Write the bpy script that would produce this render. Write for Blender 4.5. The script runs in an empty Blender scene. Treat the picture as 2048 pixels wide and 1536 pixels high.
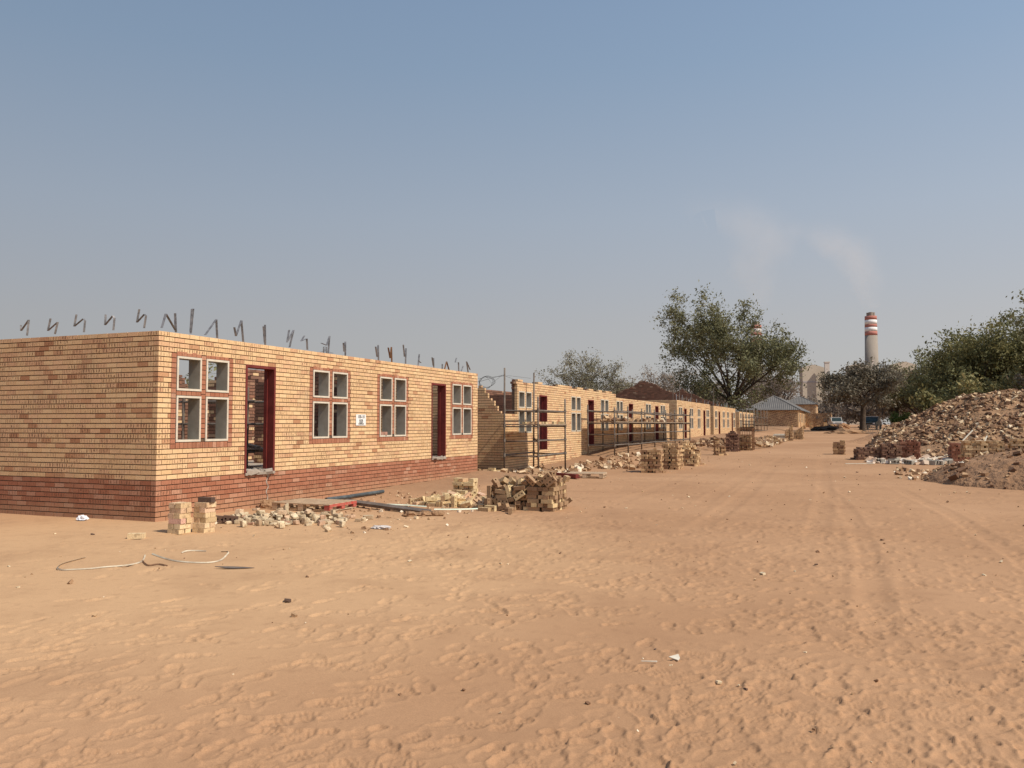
# Brick terrace houses under construction beside a sandy road, power station behind.
import bpy, math, random
import numpy as np
from mathutils import Vector, Matrix, Euler

rnd = random.Random(11)
scene = bpy.context.scene
COL = scene.collection
SIM = [('P',-5.55,14.632,0.036,0.0,-0.0,0.08),
('P',-5.536,14.756,0.036,0.0,-0.0,0.11),
('P',-5.275,14.64,0.036,0.0,-0.0,0.07),
('P',-5.28,14.758,0.036,0.0,-0.0,-0.09),
('P',-5.26,14.852,0.036,0.0,-0.0,-0.13),
('P',-5.249,14.979,0.036,0.0,-0.0,-0.07),
('P',-5.244,15.131,0.036,0.0,-0.0,-0.05),
('P',-5.245,15.24,0.036,0.0,-0.0,0.05),
('P',-5.655,14.703,0.112,0.0,-0.0,1.62),
('P',-5.545,14.675,0.112,0.0,-0.0,1.6),
('P',-5.418,14.683,0.112,0.0,-0.0,1.62),
('P',-5.313,14.704,0.112,0.0,-0.0,1.45),
('P',-5.2,14.663,0.112,0.0,-0.0,1.49),
('P',-5.158,14.917,0.112,0.0,-0.0,1.64),
('P',-5.159,15.196,0.112,0.0,-0.0,1.53),
('P',-5.561,14.623,0.188,0.0,-0.0,0.07),
('P',-5.572,14.756,0.188,0.0,-0.0,0.08),
('P',-5.539,14.848,0.188,0.0,-0.0,0.12),
('P',-5.279,14.603,0.188,0.0,-0.0,-0.09),
('P',-5.257,14.767,0.188,0.0,-0.0,-0.09),
('P',-5.285,14.89,0.188,0.0,-0.0,0.01),
('P',-5.269,14.98,0.188,0.0,-0.0,0.02),
('P',-5.251,15.113,0.188,0.0,-0.0,-0.02),
('P',-5.285,15.257,0.188,0.0,-0.0,-0.12),
('P',-5.642,14.698,0.263,0.0,-0.0,1.47),
('P',-5.541,14.699,0.263,0.0,-0.0,1.52),
('P',-5.4,14.682,0.263,0.0,-0.0,1.52),
('P',-5.298,14.668,0.263,0.0,-0.0,1.54),
('P',-5.188,14.696,0.263,0.0,-0.0,1.67),
('P',-5.184,14.943,0.263,0.0,-0.0,1.64),
('P',-5.169,15.184,0.263,0.0,-0.0,1.64),
('P',-5.561,14.631,0.338,0.0,-0.0,-0.06),
('P',-5.556,14.757,0.338,0.0,-0.0,0.05),
('P',-5.564,14.888,0.338,0.0,-0.0,0.04),
('P',-5.272,14.628,0.338,0.0,-0.0,0.06),
('P',-5.251,14.738,0.338,0.0,-0.0,0.09),
('P',-5.249,14.877,0.338,0.0,-0.0,0.12),
('P',-5.245,14.992,0.338,0.0,-0.0,0.01),
('P',-5.28,15.13,0.338,0.0,-0.0,0.11),
('P',-5.266,15.247,0.338,0.0,-0.0,0.06),
('P',-5.632,14.669,0.414,0.0,-0.0,1.64),
('P',-5.516,14.663,0.414,0.0,-0.0,1.48),
('P',-5.518,15.182,0.414,0.0,-0.0,1.45),
('P',-5.411,14.671,0.414,0.0,-0.0,1.45),
('P',-5.31,14.675,0.414,0.0,-0.0,1.49),
('P',-5.19,14.701,0.414,0.0,-0.0,1.44),
('P',-5.182,14.92,0.414,0.0,-0.0,1.55),
('P',-5.195,15.191,0.414,0.0,-0.0,1.54),
('P',-5.573,14.747,0.489,0.0,-0.0,-0.04),
('P',-5.535,14.882,0.489,0.0,-0.0,-0.02),
('P',-5.26,14.729,0.489,0.0,-0.0,0.03),
('P',-5.27,14.865,0.489,0.0,-0.0,-0.07),
('P',-5.244,14.986,0.489,0.0,-0.0,0.12),
('P',-5.261,15.104,0.489,0.0,-0.0,0.13),
('P',-5.269,15.23,0.489,0.0,-0.0,0.13),
('P',-5.89,14.952,0.036,-0.0,-0.0,1.5),
('P',-6.444,14.703,0.111,-3.14,1.57,0.0),
('P',-6.15,14.624,0.053,-1.57,0.0,-2.72),
('P',-6.008,14.561,0.053,1.57,3.14,0.0),
('P',-5.724,14.716,0.036,0.0,-0.0,-1.46),
('P',-6.241,14.664,0.089,1.53,0.34,-2.73),
('P',-5.919,14.641,0.053,-1.57,-0.0,2.91),
('P',-6.427,14.561,0.111,-0.55,-1.57,-1.03),
('P',-6.153,14.566,0.159,1.57,-0.0,0.03),
('P',-5.833,14.715,0.088,-0.09,0.49,2.9),
('P',-6.328,14.647,0.18,-1.23,0.24,-1.45),
('P',-6.28,14.726,0.099,1.62,-0.47,0.4),
('P',-5.814,14.823,0.167,-0.95,0.13,-2.75),
('P',-5.928,14.644,0.142,0.0,0.0,-0.86),
('P',-6.344,14.789,0.217,-2.04,-2.12,0.53),
('P',-6.183,14.578,0.248,-0.0,-0.0,-0.0),
('P',-6.443,14.578,0.333,-2.43,1.57,0.72),
('P',-6.423,14.827,0.334,0.12,-1.33,-1.57),
('P',-6.114,14.845,0.203,0.71,-1.03,1.67),
('P',-5.814,14.668,0.238,1.57,-0.06,-0.01),
('P',-5.196,15.513,0.098,-0.0,-0.67,0.03),
('P',-5.823,14.562,0.285,-1.57,2.55,0.0),
('P',-5.841,14.821,0.264,0.14,-0.0,-1.5),
('P',-5.983,14.644,0.221,0.24,0.21,-1.57),
('P',-6.206,14.578,0.338,-0.0,0.13,-0.0),
('P',-6.243,14.693,0.373,-0.13,0.63,2.92),
('P',-6.204,14.667,0.289,-1.57,-0.64,-0.0),
('P',-6.299,14.837,0.519,0.91,-0.32,-0.51),
('P',-5.769,14.715,0.365,1.54,-0.2,1.06),
('P',-5.9,14.681,0.337,0.37,3.01,1.06),
('P',-6.0,14.708,0.387,-1.36,2.51,0.01),
('P',-6.122,14.774,0.421,2.06,-0.6,-0.86),
('P',-6.434,14.953,0.408,1.66,-0.8,-1.69),
('P',-7.496,14.684,0.159,-1.57,0.0,1.97),
('P',-6.081,14.986,0.491,-0.99,1.08,-0.47),
('P',-6.271,14.883,0.467,-0.87,0.43,2.73),
('P',-6.353,14.651,0.426,1.79,-0.41,-0.53),
('P',-6.052,14.582,0.354,0.14,1.32,0.14),
('P',-5.821,14.583,0.429,-0.16,3.02,-0.0),
('P',-6.093,15.461,0.422,1.57,-2.17,-0.0),
('P',-5.22,14.868,0.562,-3.14,-0.0,-0.02),
('P',-5.303,15.427,0.183,-3.13,0.04,0.44),
('P',-5.862,15.02,0.5,-0.97,-2.5,-1.05),
('P',-5.229,15.358,0.323,0.67,1.36,2.2),
('P',-5.426,14.668,0.538,-2.49,-0.26,1.54),
('P',-6.419,15.435,0.491,-0.12,1.84,-1.77),
('P',-5.725,14.894,0.514,-0.82,1.05,-2.38),
('P',-5.205,14.568,0.556,-1.64,2.48,-0.05),
('P',-6.362,14.745,0.474,-2.84,0.83,-0.21),
('P',-5.713,14.666,0.549,-0.1,-2.79,-1.75),
('P',-5.6,14.579,0.571,-1.95,-2.42,-0.0),
('P',-5.949,15.33,0.497,-0.19,-2.35,0.81),
('P',-5.799,14.684,0.513,-1.35,-0.3,-1.89),
('P',-5.339,15.018,0.579,1.57,0.0,0.74),
('P',-5.859,14.725,0.477,1.32,0.45,1.21),
('P',-5.332,15.516,0.257,1.53,1.57,0.35),
('P',-5.381,14.663,0.61,0.41,0.32,0.43),
('P',-5.197,14.67,0.637,-1.01,1.41,1.6),
('P',-6.352,15.333,0.476,2.56,0.1,0.51),
('P',-5.821,15.401,0.463,2.36,1.07,0.0),
('P',-5.32,15.158,0.579,1.57,-0.0,0.77),
('P',-6.268,15.451,0.51,1.01,0.3,2.36),
('P',-5.53,14.855,0.579,-1.57,-0.0,-2.47),
('P',-6.011,14.774,0.509,-0.66,-0.56,-2.02),
('P',-5.801,14.923,0.561,1.14,0.49,-1.84),
('P',-5.3,14.564,0.616,1.53,2.48,0.0),
('P',-5.927,14.906,0.479,-0.27,-0.99,1.44),
('P',-6.064,15.302,0.485,-2.34,-0.34,-1.36),
('P',-5.14,15.289,0.573,-1.99,-0.06,-1.57),
('P',-5.904,14.276,0.037,0.0,-0.0,1.43),
('P',-6.05,14.299,0.075,-0.0,0.38,2.97),
('P',-5.761,13.983,0.053,-1.57,-0.0,1.83),
('P',-6.239,14.359,0.075,0.0,0.38,2.97),
('P',-6.341,14.107,0.036,-0.0,-0.0,2.99),
('P',-6.394,14.359,0.111,-2.97,1.57,0.0),
('P',-6.254,14.187,0.053,1.57,-0.0,-0.19),
('J',-7.869,16.159,0.112,0.0,-0.0,1.48),
('J',-7.641,16.16,0.112,0.0,-0.0,1.62),
('J',-7.556,16.179,0.112,0.0,-0.0,1.51),
('J',-7.839,16.039,0.188,0.0,-0.0,0.06),
('J',-7.849,16.187,0.188,0.0,-0.0,-0.04),
('J',-7.581,16.077,0.188,0.0,-0.0,-0.06),
('J',-7.605,16.192,0.188,0.0,-0.0,-0.1),
('J',-7.601,16.288,0.188,0.0,-0.0,0.12),
('J',-7.908,16.182,0.263,0.0,-0.0,1.64),
('J',-7.764,16.153,0.263,0.0,-0.0,1.69),
('J',-7.665,16.191,0.263,0.0,-0.0,1.61),
('J',-7.542,16.19,0.263,0.0,-0.0,1.62),
('J',-7.84,16.069,0.338,0.0,-0.0,0.0),
('J',-7.585,16.07,0.338,0.0,-0.0,0.09),
('J',-7.618,16.177,0.338,0.0,-0.0,-0.01),
('J',-7.614,16.279,0.338,0.0,-0.0,0.12),
('J',-7.903,16.189,0.414,0.0,-0.0,1.61),
('J',-7.767,16.163,0.414,0.0,-0.0,1.51),
('J',-7.535,16.186,0.414,0.0,-0.0,1.57),
('J',-7.371,14.86,0.037,-0.0,0.0,2.12),
('J',-7.209,14.868,0.053,-1.57,-0.0,-1.84),
('J',-7.053,14.722,0.036,-0.0,0.0,-2.27),
('J',-6.945,14.954,0.094,0.23,-0.49,0.79),
('J',-7.198,14.58,0.111,0.06,1.57,0.0),
('J',-6.809,14.725,0.036,0.0,0.0,-2.84),
('J',-7.928,14.72,0.036,-0.0,-0.0,1.59),
('J',-7.111,14.796,0.053,1.57,0.0,0.9),
('J',-7.291,14.648,0.036,-0.0,0.0,-2.1),
('J',-7.669,15.079,0.109,0.0,0.0,3.05),
('J',-7.69,14.615,0.036,-0.0,3.14,-0.16),
('J',-7.692,15.505,0.142,0.0,0.0,-2.7),
('J',-7.437,14.886,0.11,-3.08,0.02,-1.32),
('J',-7.522,14.639,0.053,1.57,-0.0,-1.65),
('J',-7.947,15.488,0.088,3.14,0.54,0.58),
('J',-6.94,14.588,0.081,-0.38,0.26,-3.14),
('J',-7.936,15.005,0.036,0.0,0.0,-2.21),
('J',-6.823,15.511,0.142,0.0,-3.14,0.02),
('J',-7.84,14.877,0.053,-1.57,0.0,-1.57),
('J',-7.032,15.024,0.109,-0.0,0.0,0.9),
('J',-7.847,15.255,0.085,0.38,0.31,-2.95),
('J',-6.933,14.806,0.097,-0.0,0.66,0.8),
('J',-6.634,14.674,0.036,0.0,-0.0,-1.56),
('J',-7.946,14.917,0.13,-0.03,0.19,2.97),
('J',-7.136,15.42,0.129,-0.0,0.18,-1.04),
('J',-7.187,14.826,0.147,0.37,0.14,0.95),
('J',-7.156,15.066,0.168,1.73,0.47,-1.86),
('J',-7.6,14.868,0.053,-1.57,-0.0,0.91),
('J',-7.439,15.394,0.126,-1.57,-0.0,-1.25),
('J',-7.42,14.642,0.053,-1.57,0.0,1.24),
('J',-7.044,15.21,0.109,0.0,-0.0,-2.2),
('J',-7.679,14.704,0.053,-1.57,-0.0,-0.16),
('J',-8.09,14.85,0.089,1.57,2.78,-0.2),
('J',-7.132,15.254,0.188,-1.57,-0.77,0.65),
('J',-8.307,14.977,0.053,-1.57,-0.0,1.13),
('J',-7.824,15.563,0.088,0.0,-0.54,-2.57),
('J',-6.998,15.378,0.184,-0.07,-0.16,2.63),
('J',-7.758,14.684,0.142,-3.14,-0.0,0.64),
('J',-6.708,15.323,0.101,1.77,0.44,-0.29),
('J',-7.309,15.109,0.106,-0.23,-0.66,1.27),
('J',-7.904,15.774,0.111,0.17,-1.57,0.0),
('J',-7.741,14.92,0.109,0.0,0.0,1.48),
('J',-7.937,15.093,0.109,-0.0,0.0,0.01),
('J',-7.48,15.506,0.215,0.0,-0.0,3.05),
('J',-7.6,15.307,0.182,1.05,-2.97,-0.4),
('J',-7.416,15.121,0.157,0.61,-0.31,1.59),
('J',-6.691,14.974,0.102,2.96,0.63,-0.11),
('J',-6.837,15.188,0.124,-0.8,-0.02,-0.47),
('J',-7.454,14.776,0.195,1.63,0.01,-1.17),
('J',-8.063,14.69,0.036,-3.14,-0.0,1.45),
('J',-8.03,13.597,0.036,3.14,0.0,1.11),
('J',-6.811,14.884,0.111,-2.42,0.55,-0.2),
('J',-7.661,15.154,0.177,0.09,0.28,1.77),
('J',-8.051,15.333,0.122,1.12,-0.03,-0.88),
('J',-7.258,14.994,0.102,-1.44,0.48,-1.92),
('J',-7.35,14.896,0.168,-0.66,-0.08,-1.44),
('F',-9.451,11.028,0.02,0.0,-0.0,1.34,0.05,0.05,0.04),
('F',-9.614,11.09,0.03,-0.0,-0.0,3.06,0.11,0.07,0.06),
('F',-9.299,11.398,0.061,1.0,-0.0,0.07,0.17,0.106,0.06),
('F',-9.394,11.062,0.035,1.57,0.0,1.78,0.17,0.07,0.06),
('F',-9.523,11.062,0.035,-2.18,1.57,0.81,0.07,0.106,0.073),
('F',-9.318,11.02,0.03,-0.0,0.0,-2.92,0.07,0.106,0.06),
('F',-8.965,10.956,0.065,0.08,3.13,-0.27,0.17,0.106,0.04),
('F',-9.231,11.277,0.068,-0.18,-0.78,-2.06,0.14,0.07,0.04),
('F',-9.546,11.28,0.053,-1.57,-0.0,-0.09,0.17,0.106,0.073),
('F',-9.158,10.989,0.07,0.0,-3.14,0.88,0.11,0.1,0.04),
('F',-9.189,10.818,0.035,-1.57,-0.0,-2.72,0.17,0.07,0.04),
('F',-9.454,11.775,0.03,-0.0,0.0,-2.67,0.17,0.1,0.06),
('F',-9.663,11.2,0.053,1.57,-0.0,-3.0,0.09,0.106,0.06),
('F',-9.342,10.73,0.025,-1.57,-0.0,-2.02,0.09,0.05,0.04),
('F',-9.826,11.02,0.025,1.57,-0.0,0.8,0.17,0.05,0.06),
('F',-9.457,11.074,0.089,-0.48,0.15,-1.44,0.09,0.07,0.06),
('F',-9.251,11.057,0.068,2.49,-0.67,0.22,0.07,0.1,0.073),
('F',-9.354,11.297,0.058,2.18,-0.5,-1.35,0.09,0.05,0.073),
('F',-9.588,11.27,0.142,-0.0,0.0,-1.41,0.14,0.1,0.073),
('F',-9.091,10.902,0.05,1.57,0.0,-1.18,0.09,0.1,0.073),
('F',-8.862,11.19,0.053,-1.57,-0.0,1.68,0.11,0.106,0.073),
('F',-9.025,11.447,0.053,-1.57,0.0,-0.41,0.14,0.106,0.073),
('F',-8.986,11.598,0.091,0.0,-0.97,3.0,0.17,0.106,0.073),
('F',-9.015,10.973,0.02,0.0,0.0,2.1,0.17,0.106,0.04),
('F',-8.637,10.911,0.02,-0.0,0.0,1.45,0.07,0.106,0.04),
('F',-9.099,11.102,0.056,-1.45,-0.0,1.52,0.11,0.106,0.06),
('F',-8.801,10.86,0.03,0.0,0.0,0.12,0.17,0.1,0.06),
('F',-9.133,11.384,0.085,-2.8,-1.57,0.0,0.09,0.07,0.073),
('F',-9.084,11.241,0.099,-0.07,3.06,-0.69,0.17,0.1,0.06),
('F',-8.759,11.099,0.036,3.14,-0.0,-0.98,0.11,0.05,0.073),
('F',-8.922,10.872,0.025,1.49,-1.57,0.0,0.05,0.05,0.04),
('F',-8.961,11.297,0.063,-0.0,-2.39,0.67,0.14,0.106,0.04),
('F',-9.213,11.324,0.077,0.56,0.6,1.67,0.09,0.1,0.04),
('F',-8.966,11.066,0.062,-3.14,0.96,0.07,0.11,0.07,0.06),
('F',-8.941,10.793,0.02,0.0,0.0,-1.29,0.09,0.1,0.04),
('F',-9.119,11.241,0.156,0.05,-0.1,-0.49,0.17,0.1,0.06),
('F',-8.726,11.273,0.163,-3.13,-0.03,-0.79,0.11,0.07,0.06),
('F',-9.293,10.913,0.035,-2.54,-1.57,0.0,0.07,0.106,0.04),
('F',-8.846,11.349,0.147,-0.56,0.82,-2.47,0.17,0.106,0.073),
('F',-8.73,10.721,0.053,-1.57,0.0,3.06,0.09,0.106,0.073),
('F',-9.177,11.123,0.096,-0.14,-2.86,1.56,0.17,0.106,0.04),
('F',-8.892,11.076,0.118,2.89,-1.57,0.0,0.09,0.106,0.06),
('F',-8.869,10.521,0.05,-1.57,-0.0,-0.55,0.14,0.1,0.073),
('F',-9.215,11.24,0.195,-0.02,-0.11,0.19,0.11,0.106,0.04),
('F',-8.795,11.065,0.045,-2.57,-1.57,0.0,0.09,0.1,0.04),
('F',-8.535,10.859,0.02,-0.0,0.0,1.46,0.14,0.106,0.04),
('F',-9.331,11.092,0.081,-0.94,2.93,0.1,0.07,0.05,0.06),
('F',-9.254,11.579,0.055,1.13,0.11,1.4,0.14,0.07,0.073),
('F',-9.168,11.638,0.1,0.0,3.14,-1.28,0.17,0.07,0.06),
('F',-8.646,11.044,0.03,0.0,3.14,-1.39,0.17,0.1,0.06),
('F',-8.478,11.089,0.025,1.78,-1.57,0.0,0.05,0.106,0.073),
('F',-8.583,11.144,0.035,-0.26,1.57,0.0,0.07,0.07,0.06),
('F',-8.637,10.792,0.045,-0.51,1.57,0.0,0.09,0.07,0.073),
('F',-8.473,11.331,0.035,2.39,-1.57,0.0,0.07,0.1,0.06),
('F',-8.677,11.309,0.103,0.0,0.0,-0.41,0.05,0.106,0.06),
('F',-8.585,11.372,0.116,0.93,-0.14,2.43,0.17,0.106,0.06),
('F',-8.576,12.028,0.025,-1.57,-0.0,1.63,0.09,0.05,0.04),
('F',-8.614,11.077,0.08,3.14,0.0,-0.82,0.07,0.05,0.04),
('F',-8.786,11.257,0.108,0.37,0.2,1.17,0.17,0.1,0.04),
('F',-8.517,11.16,0.045,0.36,1.57,-0.86,0.09,0.07,0.073),
('F',-8.206,11.185,0.05,-1.57,-0.0,1.59,0.07,0.1,0.073),
('F',-8.805,10.957,0.087,-0.22,0.0,0.12,0.11,0.1,0.073),
('F',-8.583,11.256,0.078,-2.74,0.0,1.29,0.11,0.1,0.04),
('F',-8.902,11.318,0.062,0.7,-2.83,-0.56,0.11,0.1,0.04),
('F',-8.273,11.057,0.035,-1.57,-0.0,1.54,0.14,0.07,0.073),
('F',-8.669,11.323,0.218,-0.13,-1.57,0.99,0.17,0.1,0.073),
('F',-8.163,10.561,0.045,-2.72,1.57,0.0,0.09,0.1,0.06),
('F',-8.329,11.178,0.025,-0.86,-1.57,0.0,0.05,0.05,0.04),
('F',-8.961,11.76,0.075,1.57,-0.0,-1.12,0.17,0.07,0.06),
('F',-8.436,11.634,0.136,-0.19,-2.72,1.58,0.11,0.106,0.073),
('F',-9.431,11.204,0.106,0.0,0.0,-1.64,0.14,0.07,0.073),
('F',-8.629,11.69,0.074,2.09,0.05,2.37,0.09,0.1,0.073),
('F',-8.683,11.17,0.097,-0.0,-0.0,-1.13,0.11,0.1,0.073),
('F',-8.686,12.673,0.036,-0.0,-3.14,-1.2,0.07,0.106,0.073),
('F',-8.901,11.623,0.103,-2.25,0.44,1.1,0.11,0.05,0.073),
('F',-8.465,12.029,0.03,-0.0,0.0,-1.83,0.07,0.1,0.06),
('F',-8.665,11.214,0.169,0.0,-0.0,-2.47,0.17,0.05,0.073),
('F',-8.656,10.894,0.07,3.14,-0.0,0.31,0.11,0.106,0.06),
('F',-8.602,11.833,0.085,2.84,-1.57,0.0,0.05,0.1,0.073),
('F',-8.477,10.989,0.02,-0.0,0.0,-0.0,0.14,0.106,0.04),
('F',-8.282,11.281,0.02,-0.0,0.0,-1.37,0.07,0.07,0.04),
('F',-8.382,11.471,0.036,-0.0,-0.0,-1.12,0.11,0.07,0.073),
('F',-8.344,11.265,0.051,1.57,-2.17,0.2,0.05,0.106,0.06),
('F',-7.995,10.998,0.02,-0.0,-0.0,-0.56,0.09,0.106,0.04),
('F',-8.171,11.368,0.02,0.0,3.14,-1.15,0.17,0.05,0.04),
('F',-8.435,11.205,0.046,-0.44,-0.12,-2.6,0.09,0.106,0.04),
('F',-8.264,11.936,0.03,-0.0,3.14,-1.32,0.17,0.05,0.06),
('F',-8.5,11.944,0.03,-0.0,-0.0,0.08,0.05,0.05,0.06),
('F',-8.093,11.441,0.05,1.57,-0.0,3.0,0.09,0.1,0.04),
('F',-8.099,11.648,0.051,-1.57,-0.89,0.33,0.09,0.05,0.073),
('F',-8.085,11.205,0.02,0.0,3.14,-1.28,0.14,0.07,0.04),
('F',-8.217,11.726,0.045,-2.86,1.57,0.0,0.09,0.07,0.06),
('F',-8.35,11.569,0.109,0.0,0.0,1.45,0.17,0.07,0.073),
('F',-8.514,11.453,0.093,0.0,-0.0,1.12,0.05,0.106,0.04),
('F',-8.365,11.362,0.083,2.8,-0.31,0.39,0.11,0.1,0.073),
('F',-7.567,10.895,0.025,1.57,-0.0,1.67,0.14,0.05,0.073),
('F',-8.201,11.276,0.035,1.1,1.57,0.0,0.07,0.07,0.073),
('F',-8.176,11.415,0.095,-0.4,-1.57,0.46,0.11,0.1,0.073),
('F',-8.24,11.338,0.049,0.76,-0.0,2.02,0.07,0.1,0.04),
('F',-8.448,11.545,0.105,-0.13,-2.7,1.46,0.17,0.1,0.06),
('F',-8.314,11.884,0.098,-1.57,-0.0,-1.68,0.14,0.05,0.06),
('F',-8.647,11.475,0.1,-0.75,1.2,1.73,0.07,0.07,0.04),
('F',-8.079,11.365,0.055,-2.53,1.57,0.0,0.11,0.1,0.04),
('F',-8.132,11.772,0.035,-2.7,-1.57,0.0,0.07,0.07,0.04),
('F',-8.372,11.094,0.02,0.0,0.0,-1.43,0.09,0.1,0.04),
('F',-8.339,11.459,0.172,0.02,0.18,-1.57,0.14,0.106,0.06),
('F',-7.93,11.691,0.09,-0.0,0.0,-0.41,0.17,0.07,0.06),
('F',-8.425,11.211,0.106,-0.17,-0.51,2.82,0.11,0.106,0.06),
('F',-8.274,11.64,0.058,-0.0,1.87,-0.45,0.11,0.1,0.04),
('F',-8.549,11.734,0.08,-0.04,-0.01,-2.68,0.05,0.1,0.04),
('F',-8.142,11.527,0.047,-0.0,0.85,-0.34,0.09,0.1,0.04),
('F',-8.449,11.85,0.055,-0.0,0.58,1.54,0.14,0.07,0.04),
('F',-8.317,10.904,0.02,0.0,3.14,-1.22,0.14,0.1,0.04),
('F',-8.289,12.12,0.07,-2.67,1.57,0.0,0.14,0.07,0.073),
('F',-8.409,10.851,0.036,3.14,0.0,0.13,0.09,0.1,0.073),
('F',-8.586,11.547,0.109,-0.0,-0.0,-0.61,0.11,0.1,0.073),
('F',-7.854,11.83,0.02,0.0,-0.0,1.84,0.14,0.106,0.04),
('F',-7.955,11.513,0.025,1.57,-0.0,2.79,0.11,0.05,0.073),
('F',-7.847,11.144,0.036,-3.14,0.0,-0.78,0.17,0.106,0.073),
('F',-7.921,11.318,0.036,-0.0,0.0,0.96,0.14,0.1,0.073),
('F',-8.01,11.634,0.048,-0.0,2.79,-0.97,0.17,0.07,0.04),
('F',-8.037,11.473,0.05,1.57,-0.0,-0.21,0.14,0.1,0.04),
('F',-8.225,11.813,0.035,-1.57,-0.0,3.07,0.11,0.07,0.04),
('F',-8.359,11.597,0.036,-0.0,0.0,-0.32,0.05,0.106,0.073),
('F',-7.763,11.648,0.035,-1.57,-0.0,2.8,0.17,0.07,0.073),
('F',-7.99,11.378,0.07,-2.52,1.57,0.0,0.14,0.106,0.073),
('F',-7.916,11.428,0.025,1.57,0.0,2.67,0.11,0.05,0.04),
('F',-8.224,11.54,0.056,0.73,0.0,1.22,0.11,0.1,0.06),
('F',-7.727,11.485,0.02,-0.0,0.0,-1.05,0.17,0.1,0.04),
('F',-7.95,11.753,0.03,0.0,-0.0,2.17,0.14,0.1,0.06),
('F',-7.768,11.255,0.03,0.0,-3.14,-0.64,0.07,0.1,0.06),
('F',-7.536,11.884,0.025,-1.57,-0.0,2.26,0.09,0.05,0.073),
('F',-7.799,11.788,0.07,-0.0,0.0,-1.32,0.11,0.07,0.06),
('F',-8.276,11.452,0.035,1.57,0.0,1.21,0.09,0.07,0.04),
('F',-8.032,11.878,0.05,1.57,0.0,0.77,0.09,0.1,0.073),
('F',-7.717,11.434,0.06,0.0,-0.0,0.99,0.17,0.05,0.04),
('F',-8.085,11.802,0.025,-1.31,1.57,-0.87,0.05,0.07,0.073),
('F',-8.169,11.619,0.046,-0.78,-0.44,1.52,0.05,0.05,0.06),
('F',-7.654,11.329,0.03,-0.0,-0.0,2.58,0.17,0.05,0.06),
('F',-8.052,11.562,0.11,0.42,0.17,-3.03,0.14,0.106,0.04),
('F',-7.875,11.604,0.02,-0.0,-0.0,2.91,0.14,0.07,0.04),
('F',-7.538,11.72,0.025,1.85,-1.57,0.0,0.05,0.1,0.04),
('F',-7.949,11.78,0.085,-1.57,0.0,-0.27,0.17,0.05,0.06),
('F',-7.838,11.463,0.052,-2.88,-0.21,-0.37,0.14,0.07,0.06),
('F',-7.551,12.055,0.036,-0.0,-0.0,-2.44,0.17,0.1,0.073),
('F',-7.913,12.119,0.03,0.0,-0.0,-0.59,0.07,0.106,0.06),
('F',-7.374,11.018,0.053,1.57,-0.0,2.58,0.14,0.106,0.073),
('F',-8.06,11.731,0.053,-1.65,0.56,2.01,0.07,0.05,0.04),
('G',-10.927,24.484,0.036,0.0,0.0,2.6),
('G',-10.718,24.562,0.036,0.0,-0.0,-2.12),
('G',-10.585,23.885,0.036,-0.0,0.0,1.15),
('G',-10.915,23.857,0.053,-1.57,-0.0,2.38),
('G',-10.721,23.869,0.053,-1.57,-0.0,-1.95),
('G',-10.335,24.154,0.036,3.14,0.0,0.55),
('G',-10.521,24.484,0.036,3.14,-0.0,-0.77),
('G',-10.402,23.835,0.036,-0.0,0.0,-1.59),
('G',-10.251,24.023,0.053,-1.57,-0.0,-2.68),
('G',-11.033,24.173,0.036,-0.0,-0.0,2.88),
('G',-11.042,23.727,0.053,1.57,-0.0,2.01),
('G',-10.194,24.359,0.053,1.57,-0.0,0.31),
('G',-10.486,23.897,0.109,-0.0,0.0,-3.11),
('G',-10.463,24.185,0.053,-1.57,0.0,-2.39)]
STRAPS_SIDE = [[(-13.826, 3.21), (-13.793, 3.497), (-13.985, 3.305), (-13.994, 3.41)], [(-13.121, 3.208), (-13.057, 3.422), (-13.299, 3.276), (-13.241, 3.494)], [(-12.413, 3.21), (-12.393, 3.414), (-12.432, 3.452), (-12.65, 3.325), (-12.604, 3.533)], [(-11.72, 3.215), (-11.7, 3.427), (-11.738, 3.47), (-11.917, 3.315), (-11.907, 3.498)], [(-11.023, 3.222), (-10.986, 3.432), (-11.02, 3.46), (-11.187, 3.327), (-11.14, 3.549)]]
STRAPS_FRONT = [[(10.902, 3.174), (10.874, 3.502), (10.893, 3.209), (10.667, 3.467), (10.583, 3.218)], [(11.244, 3.188), (11.292, 3.632), (11.263, 3.621), (11.239, 3.224)], [(11.901, 3.171), (11.867, 3.514), (11.596, 3.201)], [(12.599, 3.167), (12.536, 3.572), (12.395, 3.258), (12.346, 3.42)], [(13.238, 3.16), (13.221, 3.564), (13.222, 3.208), (13.177, 3.527)], [(13.999, 3.185), (14.128, 3.558), (13.916, 3.28), (13.978, 3.543)], [(14.603, 3.184), (14.578, 3.42), (14.385, 3.349), (14.496, 3.474)], [(15.359, 3.172), (15.405, 3.559), (15.3, 3.341), (15.098, 3.372)], [(16.03, 3.159), (16.025, 3.491), (15.979, 3.259), (15.948, 3.455)], [(17.465, 3.156), (17.44, 3.54), (17.399, 3.243), (17.326, 3.49)], [(18.097, 3.149), (18.071, 3.544), (18.014, 3.258), (17.918, 3.517)], [(18.787, 3.169), (18.808, 3.576), (18.733, 3.35), (18.665, 3.654)], [(19.462, 3.165), (19.518, 3.48), (19.497, 3.29), (19.613, 3.253)], [(20.353, 3.166), (20.34, 3.435), (20.327, 3.222), (20.252, 3.446)], [(20.864, 3.152), (20.868, 3.305)], [(21.296, 3.155), (21.136, 3.394), (21.008, 3.161)], [(21.931, 3.156), (21.907, 3.424), (21.687, 3.408), (21.779, 3.549)], [(22.088, 3.166), (22.228, 3.347)], [(22.575, 3.157), (22.456, 3.487), (22.709, 3.253)]]
PI = math.pi

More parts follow.
